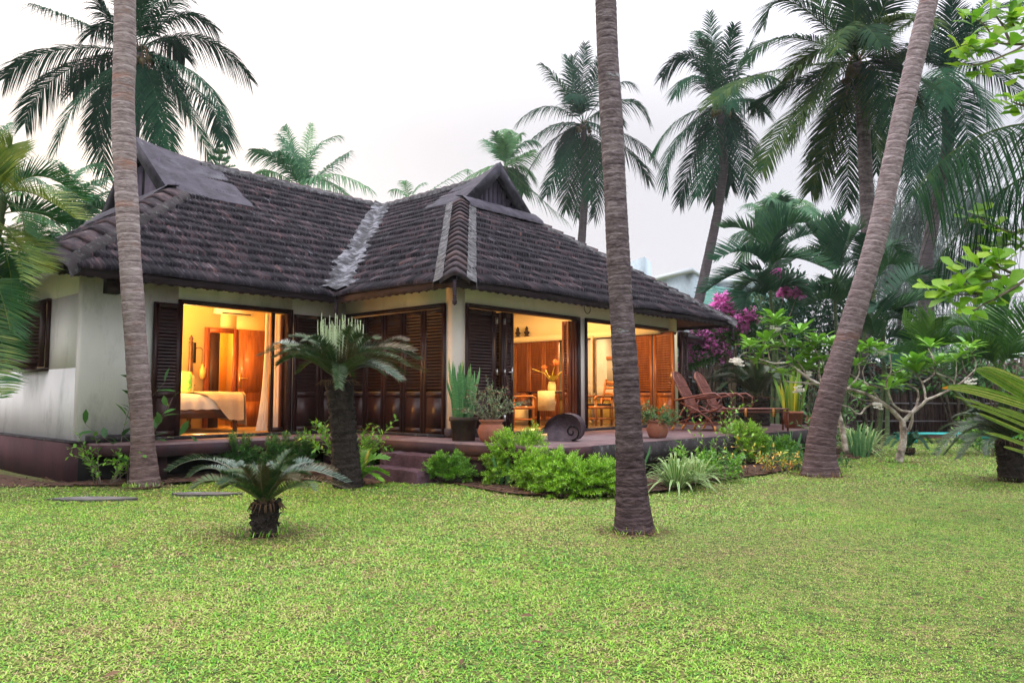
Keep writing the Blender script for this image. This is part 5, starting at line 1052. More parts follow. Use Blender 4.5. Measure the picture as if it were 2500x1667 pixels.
# ---- fan leaves jutting in from the right edge (close)
root = empty('fan_palm', (3.9, 4.6, 0), 'yellow-green folded fan palm leaves poking in at the right edge', 'palm'); og = (3.9, 4.6, 0)
m_fan = mat('fan_leaf', [(.05, .13, .015), (.16, .28, .03), (.36, .38, .09)], rough=.45, scale=30, stretch=(1, 1, 1), rnd=.7, trans=.25)
m_fant = mat('orange_leaf_tip', [(.70, .30, .02)], rough=.6)
def blade(tip, mid, root_, wpx, Y, dy=0.0, orange=False):
    P = bez(atY(*root_, Y + dy), atY(*mid, Y + dy * .5), atY(*tip, Y), 12); wd = wpx * Y / F_PX; s = np.linspace(0, 1, 12)
    prof = np.sin(np.clip(s * .8 + .2, 0, 1) * math.pi) ** .7 * wd; prof[-1] = wd * .12
    T = nrm(np.gradient(P, axis=0)); S = nrm(np.cross(T, (0, 1, .25))); N = np.cross(S, T)
    rows = []
    for k, a in enumerate(np.linspace(-.5, .5, 9)): rows.append(P + S * (a * prof)[:, None] + N * ((.10 if k % 2 else 0) * prof)[:, None])
    b = MB(); V = np.stack(rows, 0)
    for q in range(8): b.grid((V[q:q + 2] if not orange else V[q:q + 2, :11]), r=random.random())
    b.build('leaf', m_fan, root, origin=og)
    if orange: b = MB(); b.grid(V[:, 10:]); b.build('leaf_tip', m_fant, root, origin=og)
blade(zc(900, 435), zc(1350, 480), zc(2100, 730), 26, 4.4, .2, True)
blade(zc(1260, 235), zc(1520, 340), zc(2100, 700), 30, 4.5, .3); blade(zc(1320, 215), zc(1600, 300), zc(2100, 560), 22, 4.55, .4)
blade(zc(1010, 520), zc(1400, 640), zc(2100, 900), 7, 4.3); blade(zc(1160, 620), zc(1450, 700), zc(2100, 980), 8, 4.4)
blade(zc(1290, 710), zc(1500, 800), zc(2100, 1060), 9, 4.3); blade(zc(1370, 930), zc(1600, 980), zc(2100, 1180), 9, 4.2); blade(zc(1570, 1080), zc(1700, 1110), zc(2100, 1240), 7, 4.2); blade(zc(1500, 640), zc(1700, 710), zc(2100, 860), 10, 4.6, .3)
b = MB(); b.tube([atY(*zc(2100, 1240), 4.4), (3.75, 4.6, .5), (3.9, 4.6, -.02)], .03, 8); b.build('stem', m_astem, root, origin=og)

# ---- frangipani
m_fbark = mat('frangipani_bark', [(.10, .08, .065), (.32, .27, .23), (.58, .54, .49)], rough=.9, scale=7, bump=.8, bscale=20, stain=((.30, .12, .05), .66, .8))
def frangipani(label, Y, limbs, zf, tips, flowers, og_px, leafL=.33):
    g = atY(*og_px, Y); root = empty('frangipani_tree', (g[0], Y, 0), label, 'tree', 'frangipani trees'); og = (g[0], Y, 0)
    b = MB(); 
    for pts, r0, r1, dy in limbs:
        P = np.array([atY(*zf(*p), Y + dy * i / max(1, len(pts) - 1)) for i, p in enumerate(pts)])
        t = np.linspace(0, 1, len(P)); tt = np.linspace(0, 1, len(P) * 5); Q = np.stack([np.interp(tt, t, P[:, k]) for k in range(3)], 1)
        for _ in range(2): Q[1:-1] = (Q[:-2] + 2 * Q[1:-1] + Q[2:]) / 4
        b.tube(Q, np.linspace(r0, r1, len(Q)) * .66, 10, jit=.16)
    b.build('trunk', m_fbark, root, origin=og)
    b = MB(); bf = MB()
    for (x, y, dy, n_) in tips:
        c = atY(*zf(x, y), Y + dy); K = n_ + 6; a = np.arange(K) * 2.4 + random.random() * 6; e_ = rng.random(K) * .9 + .05
        D = np.c_[np.cos(a) * np.cos(e_), np.sin(a) * np.cos(e_), np.sin(e_)]
        b.leaves(c + D * .015, D, np.tile([(0, 0, 1.)], (K, 1)), leafL * (.65 + .5 * rng.random(K)), leafL * .34, np.clip(.4 + .5 * rng.random(K), 0, 1), curve=.2, shape='ob')
        b.tube([c - (0, 0, .12), c], [.018, .012], 6, r=.1)
    b.build('crown', m_lf['bright'], root, origin=og)
    for (x, y, dy) in flowers:
        c = atY(*zf(x, y), Y + dy)
        for q in range(11):
            c2 = c + (rng.random(3) - .5) * np.array([.16, .12, .12]); K = 5; a = np.arange(K) * 1.257 + random.random(); bf.leaves(np.tile(c2, (K, 1)), np.c_[np.cos(a), np.sin(a) - .5, .3 + 0 * a], np.tile([(0, -1, .3)], (K, 1)), .055, .035, .5)
    bf.build('flowers', m_wht, root, origin=og)
frangipani('bare-limbed frangipani tree with curling branches standing on the open lawn', 14.35,
    [([(848, 1325), (860, 1260), (885, 1170), (893, 1060), (880, 970)], .115, .085, 0), ([(885, 975), (800, 880), (690, 800), (560, 730), (410, 690)], .07, .045, -.2), ([(690, 800), (640, 720), (560, 640), (470, 590), (420, 560)], .035, .022, .3), ([(410, 690), (470, 640), (520, 560), (500, 430), (520, 380)], .03, .015, .2), ([(890, 970), (930, 930), (960, 900), (1050, 830), (1080, 790), (1180, 750), (1290, 700), (1400, 630), (1500, 530)], .06, .02, -.4), ([(1500, 530), (1510, 470), (1470, 380), (1410, 330)], .02, .012, 0), ([(1320, 660), (1340, 560), (1340, 460), (1320, 440)], .022, .014, 0), ([(1080, 790), (1070, 700), (1050, 640), (990, 560), (920, 510)], .035, .014, .3), ([(1050, 640), (1100, 610), (1150, 570), (1160, 500)], .03, .018, .2), ([(960, 900), (1000, 850), (1020, 760), (1010, 700), (910, 640)], .05, .02, .4), ([(955, 890), (870, 880), (800, 830), (760, 720), (740, 640), (790, 540), (775, 400)], .04, .014, -.5), ([(740, 690), (640, 670), (560, 640)], .02, .02, -.3), ([(895, 1070), (940, 1040), (965, 960), (965, 900)], .05, .04, -.1), ([(650, 800), (560, 860), (530, 910), (480, 900), (440, 850), (360, 830)], .03, .014, -.4), ([(640, 795), (540, 790), (440, 740), (400, 700)], .02, .014, -.2), ([(790, 570), (840, 550), (890, 530)], .016, .010, -.5), ([(1150, 570), (1100, 540), (1040, 530)], .014, .01, .2), ([(1170, 560), (1280, 600), (1330, 640)], .016, .012, .2), ([(1430, 580), (1400, 500), (1390, 450)], .016, .012, 0), ([(1160, 480), (1130, 400), (1100, 350)], .02, .012, .3), ([(520, 480), (600, 400), (590, 340)], .014, .01, 0), ([(560, 640), (540, 540), (600, 430)], .016, .01, .1)],
    z6, [(600, 340, 0, 12), (520, 380, .2, 9), (680, 380, 0, 6), (480, 500, .2, 7), (990, 490, .2, 16), (930, 520, .3, 9), (1160, 500, .2, 12), (1120, 340, .3, 8), (1330, 450, 0, 7), (1450, 340, 0, 10), (870, 600, .4, 12), (770, 690, -.2, 12), (1010, 560, .2, 9), (480, 690, 0, 8), (560, 760, .2, 6), (1210, 460, .3, 7), (860, 660, .5, 8), (1440, 420, 0, 5)],
    [(1455, 630, -.1), (670, 840, -.2), (690, 380, 0)], z6(848, 1325))
frangipani('leafy frangipani tree with white blossoms left of the leaning palm trunk', 14.2,
    [([(1800, 1250), (1760, 1000), (1700, 780), (1600, 670)], .08, .06, .3), ([(1600, 670), (1480, 610), (1380, 530), (1290, 470), (1180, 480), (1060, 440)], .05, .022, -.2), ([(1600, 660), (1560, 560), (1570, 420), (1500, 310), (1440, 250)], .04, .018, .2), ([(1590, 660), (1450, 640), (1350, 640), (1240, 620)], .03, .014, 0), ([(1300, 480), (1290, 350), (1240, 240), (1200, 150)], .028, .014, 0), ([(1060, 440), (1000, 390), (930, 380), (880, 430)], .015, .009, -.1), ([(1150, 450), (1120, 330), (1080, 280)], .018, .01, .1), ([(1480, 600), (1400, 480), (1300, 390), (1180, 330)], .025, .012, .3), ([(1600, 660), (1620, 500), (1640, 380), (1700, 300)], .035, .014, .3), ([(1200, 480), (1260, 430), (1280, 410)], .014, .01, 0), ([(1630, 640), (1600, 480), (1590, 400)], .02, .012, .1), ([(1050, 430), (1000, 370), (970, 300)], .014, .01, 0), ([(1400, 690), (1440, 650), (1500, 660)], .008, .008, -.2), ([(1060, 470), (1200, 520), (1330, 490)], .018, .014, 0)],
    z5, [(1190, 110, 0, 14), (1210, 170, .1, 9), (980, 330, 0, 12), (1070, 390, 0, 6), (1400, 220, .2, 14), (1550, 300, .2, 14), (1650, 320, .2, 12), (1350, 460, 0, 10), (1450, 540, .2, 14), (1250, 570, -.1, 8), (1600, 470, .2, 14), (1200, 340, .2, 9), (1300, 330, .2, 8), (1480, 400, .3, 14), (1650, 560, .3, 10), (1120, 300, .1, 7), (1500, 470, .2, 10), (1420, 350, .2, 10), (1040, 470, 0, 5), (1580, 560, .3, 9)],
    [(850, 460, -.1), (1200, 190, -.05), (1390, 700, -.1), (1460, 570, 0), (870, 480, -.1)], z5(1800, 1250))

# ---- almond branches (right)
root = empty('almond_tree', (6.6, 8.4, 0), 'tropical almond tree outside the right edge reaching in bright green leaves', 'tree'); og = (6.6, 8.4, 0)
b = MB(); b.tube([(6.6, 8.4, -.02), (6.5, 8.4, 2), (6.3, 8.2, 4.0), (5.9, 8.0, 5.2)], [.14, .12, .09, .05], 10)
zd = Z(2200, 0, 4.48)
ze = z4
tw = [((zd(1500, 470), zd(1280, 490), zd(1050, 480), zd(900, 250), zd(760, 200)), 7.6), ((zd(1500, 400), zd(1250, 560), zd(900, 700), zd(740, 720)), 7.5), ((zd(1050, 480), zd(850, 540), zd(700, 480)), 7.5), ((zd(1200, 480), zd(1100, 260), zd(990, 120)), 7.7), ((zd(1500, 300), zd(1250, 320), zd(1180, 160)), 7.8), ((zd(1500, 760), zd(1300, 800), zd(1180, 820)), 7.7), ((zd(1500, 1180), zd(1300, 1150), zd(1200, 1110)), 7.3),
      ((ze(2500, 560), ze(2300, 610), ze(2100, 640), ze(1900, 690), ze(1750, 740)), 7.2), ((ze(2400, 620), ze(2250, 720), ze(2100, 800), ze(1960, 880)), 7.0), ((ze(2290, 610), ze(2180, 560), ze(2140, 480)), 7.2), ((ze(2100, 740), ze(2000, 740), ze(1880, 750)), 7.1), ((ze(2450, 300), ze(2250, 330), ze(2000, 200)), 8.0), ((ze(2450, 500), ze(2300, 400), ze(2100, 430)), 8.2), ((ze(2200, 640), ze(2120, 600), ze(1960, 590)), 7.2)]
ends = []
for pts, Y in tw:
    P = np.array([atY(*p, Y) for p in pts]); t = np.linspace(0, 1, len(P)); tt = np.linspace(0, 1, 20); Q = np.stack([np.interp(tt, t, P[:, k]) for k in range(3)], 1)
    for _ in range(2): Q[1:-1] = (Q[:-2] + 2 * Q[1:-1] + Q[2:]) / 4
    b.tube(Q, np.linspace(.016, .005, 20), 6, cap=False); ends += [(Q[19], 7), (Q[15], 5), (Q[11], 5), (Q[7], 4)]
b.tube([(5.9, 8.0, 5.2), atY(*zd(1500, 470), 7.6)], [.05, .018], 6); b.tube([(6.3, 8.2, 4.0), atY(*ze(2500, 560), 7.2)], [.05, .018], 6); b.build('trunk', m_stem, root, origin=og)
b = MB()
for c, K in ends:
    a = rng.random(K) * 6.28; e_ = rng.random(K) * 1.2 - .3; D = np.c_[np.cos(a) * np.cos(e_), np.sin(a) * np.cos(e_) * .6, np.sin(e_)]
    b.leaves(np.tile(c, (K, 1)) + (rng.random((K, 3)) - .5) * .12, D, np.c_[rng.random((K, 2)) - .5, np.ones(K)] + np.array([0, -.7, 0]), .20 * (.6 + .6 * rng.random(K)), .115, rng.random(K), shape='ob', curve=.1)
b.build('crown', leafm('almond', (.08, .24, .015), (.20, .42, .02), (.40, .58, .05), trans=.45), root, origin=og)

# ---- casuarina trees (feathery, distance haze put into the pale needle colour)
for (xp, Y, lb, w0, top) in ((2262, 32, 'hazy grey casuarina tree with feathery needles right of the leaning trunk', .26, 380), (2190, 38, 'thinner hazy casuarina tree behind the first one', .14, 480), (2380, 34, 'dim casuarina tree behind the almond leaves', .2, 360)):
    g = atY(xp, 1000, Y); t_ = atY(xp + 8, top, Y); root = empty('casuarina_tree', (g[0], Y, 0), lb, 'tree', 'casuarina trees'); og = (g[0], Y, 0)
    b = MB(); P = [(g[0], Y, -.02), (g[0] + .2, Y, 3), (t_[0], Y, t_[2])]; ring_trunk(P, [w0, w0 * .8, w0 * .3], .3, .03, 10, b=b, step=.15, jit=.08); tips = []
    for k in range(34):
        zq = random.uniform(3.0, t_[2] + .5); q = np.array([g[0] + .2, Y, zq]); Pq = stem_path(q, k * 2.4, random.uniform(.0, .6), random.uniform(1.2, 2.6), 6, .6); b.tube(Pq, np.linspace(.03, .006, len(Pq)), 4, cap=False); tips.append(Pq)
    b.build('trunk', m_bark_far, root, origin=og)
    b = MB()
    for Pq in tips:
        K = 90; i = rng.integers(1, len(Pq), K); B = Pq[i] + (rng.random((K, 3)) - .5) * .5; D = rng.random((K, 3)) - .5 + np.array([0, 0, -.5]); s = np.array([0, .5, 1.0])
        pts = B[:, None] + nrm(D)[:, None] * (s * .7)[None, :, None] - np.array([0, 0, 1]) * (s ** 2 * .3)[None, :, None]; b.strips(pts, np.full((K, 3), .022), np.tile([(1., 0, 0)], (K, 1))[:, None, :] + 0 * pts, rng.random(K))
    b.build('needles', leafm('casu', (.10, .14, .13), (.17, .22, .21), spec=.05) if 'casu' not in m_lf else m_lf['casu'], root, origin=og)
# ---- Norfolk pine
Y = 40; c = atY(537, 352, Y); root = empty('norfolk_pine', (c[0], Y, 0), 'small tiered pine tip behind the bedroom roof ridge', 'tree'); og = (c[0], Y, 0)
b = MB(); b.tube([(c[0], Y, 0), c], [.18, .02], 8)
bl = MB(); zt = c[2]
for k in range(9):
    z_ = zt - .15 - k * .38; rr = .12 + .22 * k
    for j in range(6):
        a = j * 1.047 + k * .5; q = np.array([c[0], Y, z_]); e_ = q + np.array([math.cos(a) * rr, math.sin(a) * rr, .12 * rr + .02 * k]); b.tube([q, e_], [.02, .006], 4, cap=False)
        frond(bl, q, (q + e_) / 2 - (0, 0, .03), e_, .20, 12, .06, hang=-.5, lift=.3, rr=.01, seg=3)
b.build('trunk', m_bark_far, root, origin=og); bl.build('crown', m_lf['palmhaze'], root, origin=og)
# ================================================================ SHRUBS, BEDS, LAWN, BACKGROUND
def cloud(b, c, rad, K, L_, w, shape='ell', flat=1.0, core=.35, sprigs=None):
    d = nrm(rng.normal(size=(K, 3))); r_ = (core + (1 - core) * rng.random((K, 1)) ** .5); lump = 1 + .22 * np.sin(d[:, :1] * 5 + c[0]) * np.cos(d[:, 1:2] * 6 + c[1]) + .15 * np.sin(d[:, 2:] * 9)
    P = np.array(c) + d * r_ * lump * np.array(rad); D = d + (rng.random((K, 3)) - .5) * 1.2 + np.array([0, 0, .1])
    b.leaves(P, D, np.tile([(0, 0, 1.)], (K, 1)) + (rng.random((K, 3)) - .5), L_ * (.6 + .8 * rng.random(K)), w * (.6 + .8 * rng.random(K)), np.clip(.5 * rng.random(K) + .5 * (r_[:, 0] - .4), 0, 1), shape=shape)
def needle_bush(label, p, rx, rz_, n, m, L_=.5, cat='bush', lo_el=.15, group='feathery bushes', ls=.045, lw=.012, squash=.7):
    root = empty('feathery_bush', p, label, cat, group); b, bl = MB(), MB()
    for k in range(int(n * 1.5)):
        az = k * 2.4 + random.random() * .5; el = lo_el + (1.45 - lo_el) * random.random() ** .8
        r0 = random.random() ** .5 * rx * .35; P = stem_path((r0 * math.cos(az), r0 * math.sin(az) * squash, random.random() * rz_ * .35), az, el, 1.0, 6, .35)
        P = P[0] + (P - P[0]) * np.array([rx, rx * squash, rz_]) * random.uniform(.62, .92)
        b.tube(P, np.linspace(.007, .002, len(P)), 4, cap=False)
        sprig(bl, P[2:], 26, ls, lw, spread=.8, up=.25)
        for q in range(4):
            i = random.randint(2, 5); P2 = stem_path(P[i], az + random.uniform(-1.2, 1.2), el * random.uniform(.4, 1.1), .17 * max(rx, rz_), 4, .3); sprig(bl, P2, 16, ls, lw, spread=.8, up=.2)
    b.build('stems', m_stem, root); bl.build('leaves', m_lf[m], root); return root
g = lambda x, y, z=0: tuple(atz(x, y, z))
needle_bush('round bright lime bush before the rattan table', g(1815, 1132), .46, .72, 150, 'lime')
needle_bush('low lime green bush right of the round one at the deck edge', g(1890, 1128), .48, .44, 100, 'bright')
needle_bush('big sprawling lime green bush in front of the stone scroll, upper left half', g(1262, 1180), .48, .74, 170, 'lime', squash=.8, lo_el=.0)
needle_bush('dense lime green bush leaning toward the central palm trunk', g(1420, 1203), .66, .42, 190, 'lime', lo_el=.0)
needle_bush('low lime green bush joining the two big ones', g(1340, 1196), .5, .50, 130, 'lime', lo_el=.0)
needle_bush('small round green bush beside the garden steps', g(1097, 1178), .36, .42, 90, 'bright')
needle_bush('small feathery bush under the bedroom doorway', g(585, 1160), .28, .62, 60, 'mid')
needle_bush('flat-topped feathery bush left of the tall cycad', g(678, 1160), .27, .58, 60, 'mid')
needle_bush('small feathery bush touching the tall cycad trunk', g(738, 1158), .20, .60, 46, 'mid')
def leafy(label, p, n, L_, m, lf, nl, el=(.7, 1.4), name='leafy_shrub', flower=None, group='leafy shrubs', rad=.12, shape='ell', droop=.5):
    root = empty(name, p, label, 'shrub', group); scrubby(root, 0, n, L_, m_lf[m] if isinstance(m, str) else m, m_stem, lf, nl, flower, el, droop, rad, shape=shape); return root
leafy('leggy green shrub with yellow leaves left of the pale palm trunk', g(255, 1182), 9, .80, 'bright', (.075, .042), 14, el=(.8, 1.45))
leafy('broad-leaved plant rising against the white wall behind the pale trunk', tuple(W(-4.15, 2.6, 0)), 3, 1.5, 'mid', (.22, .09), 9, el=(1.3, 1.55), droop=.05)
leafy('tall green shrub between the tall cycad and the veranda', tuple(W(-1.4, .95, 0)), 9, 1.0, 'bright', (.09, .045), 24, el=(1.0, 1.5))
leafy('leafy green shrub at the foot of the tall cycad', g(868, 1150), 8, .5, 'mid', (.09, .05), 20)
leafy('tall thin shrub with sparse leaves poking up before the rattan chairs', tuple(W(2.9, -3.1, 0)), 4, 1.35, 'bright', (.08, .035), 15, el=(1.2, 1.5), droop=.25)
leafy('green shrub below the deck edge behind the variegated lilies', tuple(W(2.1, -3.2, 0)), 10, .55, 'bright', (.09, .03), 18, shape='lan')
leafy('yellow and orange leaved shrub before the round lime bush', tuple(W(3.1, -3.7, 0)), 6, .62, mat('croton_leaf', [(.06, .20, .03), (.20, .38, .04), (.62, .50, .06), (.70, .22, .05)], rough=.4, rnd=.85, trans=.2), (.08, .03), 9)
leafy('straggly low shrub right of the croton', tuple(W(4.0, -4.0, 0)), 9, .42, 'mid', (.07, .03), 16)
leafy('low leafy shrub at the base of the leaning palm', tuple(W(4.6, -3.7, 0)), 9, .4, 'mid', (.08, .035), 16)
leafy('tall flowering shrub behind the leaning trunk', tuple(W(7.4, -3.3, 0)), 6, 1.9, 'mid', (.12, .05), 16, el=(1.2, 1.5), flower=m_flr, droop=.1)
leafy('bright leafy shrub behind the thick cycad at the right', g(2420, 1110), 16, .95, 'bright', (.11, .045), 30, el=(.5, 1.3))
leafy('fine-leaved green shrub under the deck edge between the lilies and the croton', tuple(W(2.5, -3.45, 0)), 14, .5, 'mid', (.07, .028), 24, shape='lan')
leafy('low dark green creeper shrub filling the bed before the leaning palm', tuple(W(4.4, -4.3, 0)), 12, .36, 'mid', (.06, .028), 22, el=(.2, 1.2))
leafy('light green sprawling shrub in the bed right of the second lily clump', tuple(W(1.9, -3.7, 0)), 12, .45, 'bright', (.075, .032), 20, el=(.3, 1.3))
leafy('reddish tipped shrub at the bed edge beside the croton', tuple(W(3.5, -3.95, 0)), 8, .5, MATS['croton_leaf'], (.07, .03), 12)
leafy('small green shrub beside the deck pier behind the lime hedge', tuple(W(-.2, -3.0, 0)), 9, .5, 'mid', (.08, .035), 18)
for (p, lb, n, h) in ((W(4.9, -3.05, 0), 'green snake plant clump beneath the deck edge', 16, .55), (W(5.4, -3.3, 0), 'pale-edged snake plant clump beside the leaning trunk', 14, .7), (W(-.7, -1.75, 0), 'thin snake plant clump below the deck near the steps', 10, .5), (W(7.6, -3.9, 0), 'snake plant clump right of the leaning trunk base', 16, .8), (W(.6, -3.0, 0), 'green snake plant clump left of the variegated lilies', 16, .6)):
    o = empty('snake_plant', tuple(p), lb, 'plant', 'snake plants in the bed'); sansevieria(o, 0, n, h, .16, m_sans, .05)
# variegated lily clumps
def lily(label, p, n, L_, m):
    root = empty('variegated_lily', p, label, 'plant', 'variegated strap-leaved clumps'); b = MB(); a = rng.random(n) * 6.28; el = .5 + rng.random(n) * .95; ln = L_ * (.6 + .5 * rng.random(n)); s = np.linspace(0, 1, 8)
    D = np.c_[np.cos(a) * np.cos(el), np.sin(a) * np.cos(el), np.sin(el)]; B = np.c_[np.cos(a), np.sin(a), 0 * a] * (rng.random((n, 1)) * .14)
    pts = B[:, None] + D[:, None] * (ln[:, None] * s)[..., None] - np.array([0, 0, 1]) * ((ln * .55)[:, None] * s[None] ** 2.2)[..., None]
    wp = np.array([.7, 1, 1, .95, .85, .7, .4, .05]); wd = np.stack([-np.sin(a), np.cos(a), 0 * a], -1)[:, None] + 0 * pts
    for o_, wf, rv in ((-.5, .28, .95), (0, .55, .15), (.5, .28, .95)):
        w_ = .034 * wp; b.strips(pts + wd * (o_ * w_ * .85)[None, :, None] + np.array([0, 0, .002]) * (o_ == 0), np.broadcast_to(w_ * wf, (n, 8)), wd, np.clip(rv + (rng.random(n) - .5) * .2, 0, 1))
    b.build('leaves', m_lf[m], root)
lily('white-striped strap-leaved clump right of the central palm trunk, nearest the lawn', tuple(W(.62, -3.72, 0)), 130, .92, 'varieg')
lily('white-striped strap-leaved clump behind the nearest one', tuple(W(1.35, -3.6, 0)), 90, .85, 'varieg')
lily('white-striped strap-leaved clump right of the leaning palm', g(2085, 1108), 120, 1.35, 'varieg')
lily('greener strap-leaved clump farther right of the leaning palm', g(2120, 1098), 90, 1.2, 'varieg')

# ---- far vegetation mass pieces
def bushmass(name, label, c, rad, K, L_, w, m, cat='shrub', group='background shrubs', core=.3):
    root = empty(name, (c[0], c[1], 0), label, cat, group); b = MB(); cloud(b, (0, 0, c[2]), rad, K, L_, w, core=core); b.build('foliage', m_lf[m] if isinstance(m, str) else m, root)
    b = MB()
    for k in range(7): a = k * .9; b.tube([(0.1 * math.cos(a), .1 * math.sin(a), 0), (rad[0] * .4 * math.cos(a), rad[1] * .4 * math.sin(a), c[2])], [.04, .015], 5)
    b.build('stems', m_stem, root); return root
def at2(x, y, Y): return atY(x, y, Y)
bg_ = [(1720, 940, 26, 1.6, 1.5, 'dark'), (1800, 950, 23.9, 1.3, 1.2, 'dark'), (1880, 930, 23.8, 1.4, 1.4, 'dark'), (1760, 870, 26, 1.6, 1.4, 'dark'), (1850, 850, 25.5, 1.6, 1.3, 'mid'), (1950, 900, 23, 1.5, 1.6, 'dark'), (1900, 800, 24, 1.8, 1.3, 'areca'), (2010, 820, 24, 1.7, 1.6, 'areca'), (2060, 770, 25, 1.3, 1.0, 'areca'), (1970, 760, 25, 1.3, .9, 'areca'), (2120, 880, 23, 1.3, 1.3, 'dark'), (2200, 910, 25, 1.6, .8, 'dark'), (2330, 915, 24, 1.5, .7, 'mid'), (2440, 860, 23, 1.5, 1.4, 'mid'), (1900, 720, 26, 1.2, .9, 'areca'), (1840, 790, 26, 1.3, .9, 'greyg')]
for k, (x, y, Y, rx, rz_, m) in enumerate(bg_):
    names = {'dark': 'very dark', 'mid': 'mid green', 'areca': 'deep green', 'greyg': 'dry olive'}
    bushmass('background_shrub', names[m] + ' shrub mass ' + ['behind the potted plants', 'behind the far cycad', 'at the garden fence', 'under the bougainvillea', 'below the areca palms', 'behind the left frangipani', 'left of the leaning trunk', 'behind the leaning trunk', 'beside the leaning trunk halfway up', 'beneath the blurred palm', 'right of the leaning trunk over the fence', 'under the casuarinas', 'behind the right frangipani limbs', 'behind the fan palm leaves', 'between the two areca palms', 'topped with dry stems beside the bougainvillea'][k], at2(x, y, Y), (rx, 1.0, rz_), 900, .20, .08, m)
# bougainvillea
def boug(label, spots, Y, px_base):
    p = at2(*px_base, Y); root = empty('bougainvillea', (p[0], Y, 0), label, 'bougainvillea', 'bougainvilleas'); bl, bf, bs = MB(), MB(), MB(); og = (p[0], Y, 0)
    for (x, y, r_, fl, dy) in spots:
        c = at2(x, y, Y + dy); rm = r_ * Y / F_PX; cloud(bl, c, (rm * 1.15, rm, rm * .9), int(120 + 700 * rm), .10, .06)
        if fl: 
            for q in range(int(8 + fl * 34 * rm)):
                c2 = c + nrm(rng.normal(size=3) + np.array([0, -.8, .3])) * rm * np.array([1.1, .8, .9]); cloud(bf, c2, (.13, .13, .10), 14, .095, .085, core=.1)
        bs.tube([(p[0], Y, 0), (np.array([p[0], Y, 0]) + c) / 2 + (0, 0, .3), c], [.03, .02, .008], 5)
    bl.build('foliage', m_lf['mid'], root, origin=og); bf.build('flowers', m_mag, root, origin=og); bs.build('stems', m_stem, root, origin=og)
q4 = Z(1550, 600, 5.2275)
boug('magenta bougainvillea spilling over just behind the veranda roof tip', [(*q4(1200, 740), 22, 3, 0), (*q4(1260, 820), 24, 3, 0), (*q4(1130, 800), 18, 3, 0), (*q4(1320, 790), 16, 3, 0), (*q4(1060, 780), 8, 3, 0), (*q4(1080, 670), 6, 1, 0), (*q4(1280, 700), 8, 1, 0)], 23.0, q4(1250, 1300))
boug('bougainvillea with scattered pink clusters under the veranda roof tip', [(*q4(860, 1080), 20, .35, 0), (*q4(950, 1130), 24, .2, 0), (*q4(1060, 1130), 26, 0, 0), (*q4(1180, 1160), 26, .3, 0), (*q4(1150, 1080), 18, .3, 0), (*q4(980, 1260), 22, .35, 0), (*q4(860, 1300), 18, .5, 0), (*q4(700, 1340), 22, .3, 0), (*q4(780, 1430), 26, .0, 0), (*q4(1060, 1350), 20, .3, 0), (*q4(1130, 1420), 12, 1, 0), (*q4(690, 1480), 18, .3, 0), (*q4(920, 1400), 24, 0, .3), (*q4(1080, 1240), 24, 0, .3), (*q4(820, 1180), 14, .8, 0)], 23.2, q4(950, 1600))
boug('thin bougainvillea sprays climbing right of the roof tip', [(*q4(1340, 1000), 14, 1.6, 0), (*q4(1450, 900), 22, .3, 0), (*q4(1550, 1000), 32, .0, .2), (*q4(1400, 1150), 26, 0, .2), (*q4(1790, 380), 9, 3, -1), (*q4(2090, 580), 9, 3, -1), (*q4(1910, 610), 5, 3, -1), (*q4(1430, 910), 8, 1, 0)], 22.6, q4(1500, 1500))
# ---- fence
Yf = 24.3
fn = empty('bamboo_fence', (9, Yf, 0), 'dark brown bamboo and thatch fence with pale rails at the back of the garden', 'fence')
m_fn = mat('bamboo_mat', [(.022, .014, .012), (.060, .038, .032), (.13, .085, .07)], rough=1, scale=4, stretch=(6, 1, 1), rnd=.5, bump=.8, bscale=20)
b = MB(); x = 3.0
while x < 24:
    w_ = random.uniform(.05, .16); h_ = 2.15 + .12 * math.sin(x * 1.3) + random.uniform(-.08, .08) + .25 * (x > 12) * random.random(); b.box((x - 9, -.03 + random.uniform(-.02, .02), 0), (x - 9 + w_ * .96, .02, h_)); x += w_
b.build('panel', m_fn, fn)
m_rail = mat('grey_rail', [(.13, .12, .13), (.26, .24, .26)], rough=.7)
for z_, x0, x1, r_ in ((1.80, -6, 15, .028), (.98, -6, 15, .028), (.42, -6, 15, .02)): b = MB(); b.tube([(x0, -.07, z_), (0, -.07, z_ + .02), (x1, -.07, z_)], r_, 8); b.build('rail', m_rail, fn)
for k in range(9): b = MB(); b.tube([(-5.5 + k * 2.3, -.10, 0), (-5.5 + k * 2.3, -.10, 2.3)], .05, 8); b.build('post', m_bark_far, fn)
# turquoise slatted bench seats lying at the fence
p = atz(2310, 1080)
tq = empty('garden_lounger', tuple(p), 'turquoise slatted low lounger on the lawn by the fence', 'lounger', rz=R(5)); m_tq = mat('turquoise_paint', [(.02, .36, .34), (.03, .46, .43)], rough=.5)
b = MB()
for k in range(5): b.cbox((0, k * .2, .22), (1.9, .10, .02), r=.5)
b.build('slats', m_tq, tq); b = MB()
for x in (-.85, .85): b.cbox((x, .4, .18), (.06, 1.0, .05))
for x in (-.85, .85):
    for y in (0.02, .8): b.cbox((x, y, .08), (.06, .06, .16))
b.build('frame', m_tq, tq)
dup(tq, tuple(atz(2520, 1092)), R(-6), 'turquoise slatted low lounger half hidden by the thick cycad')
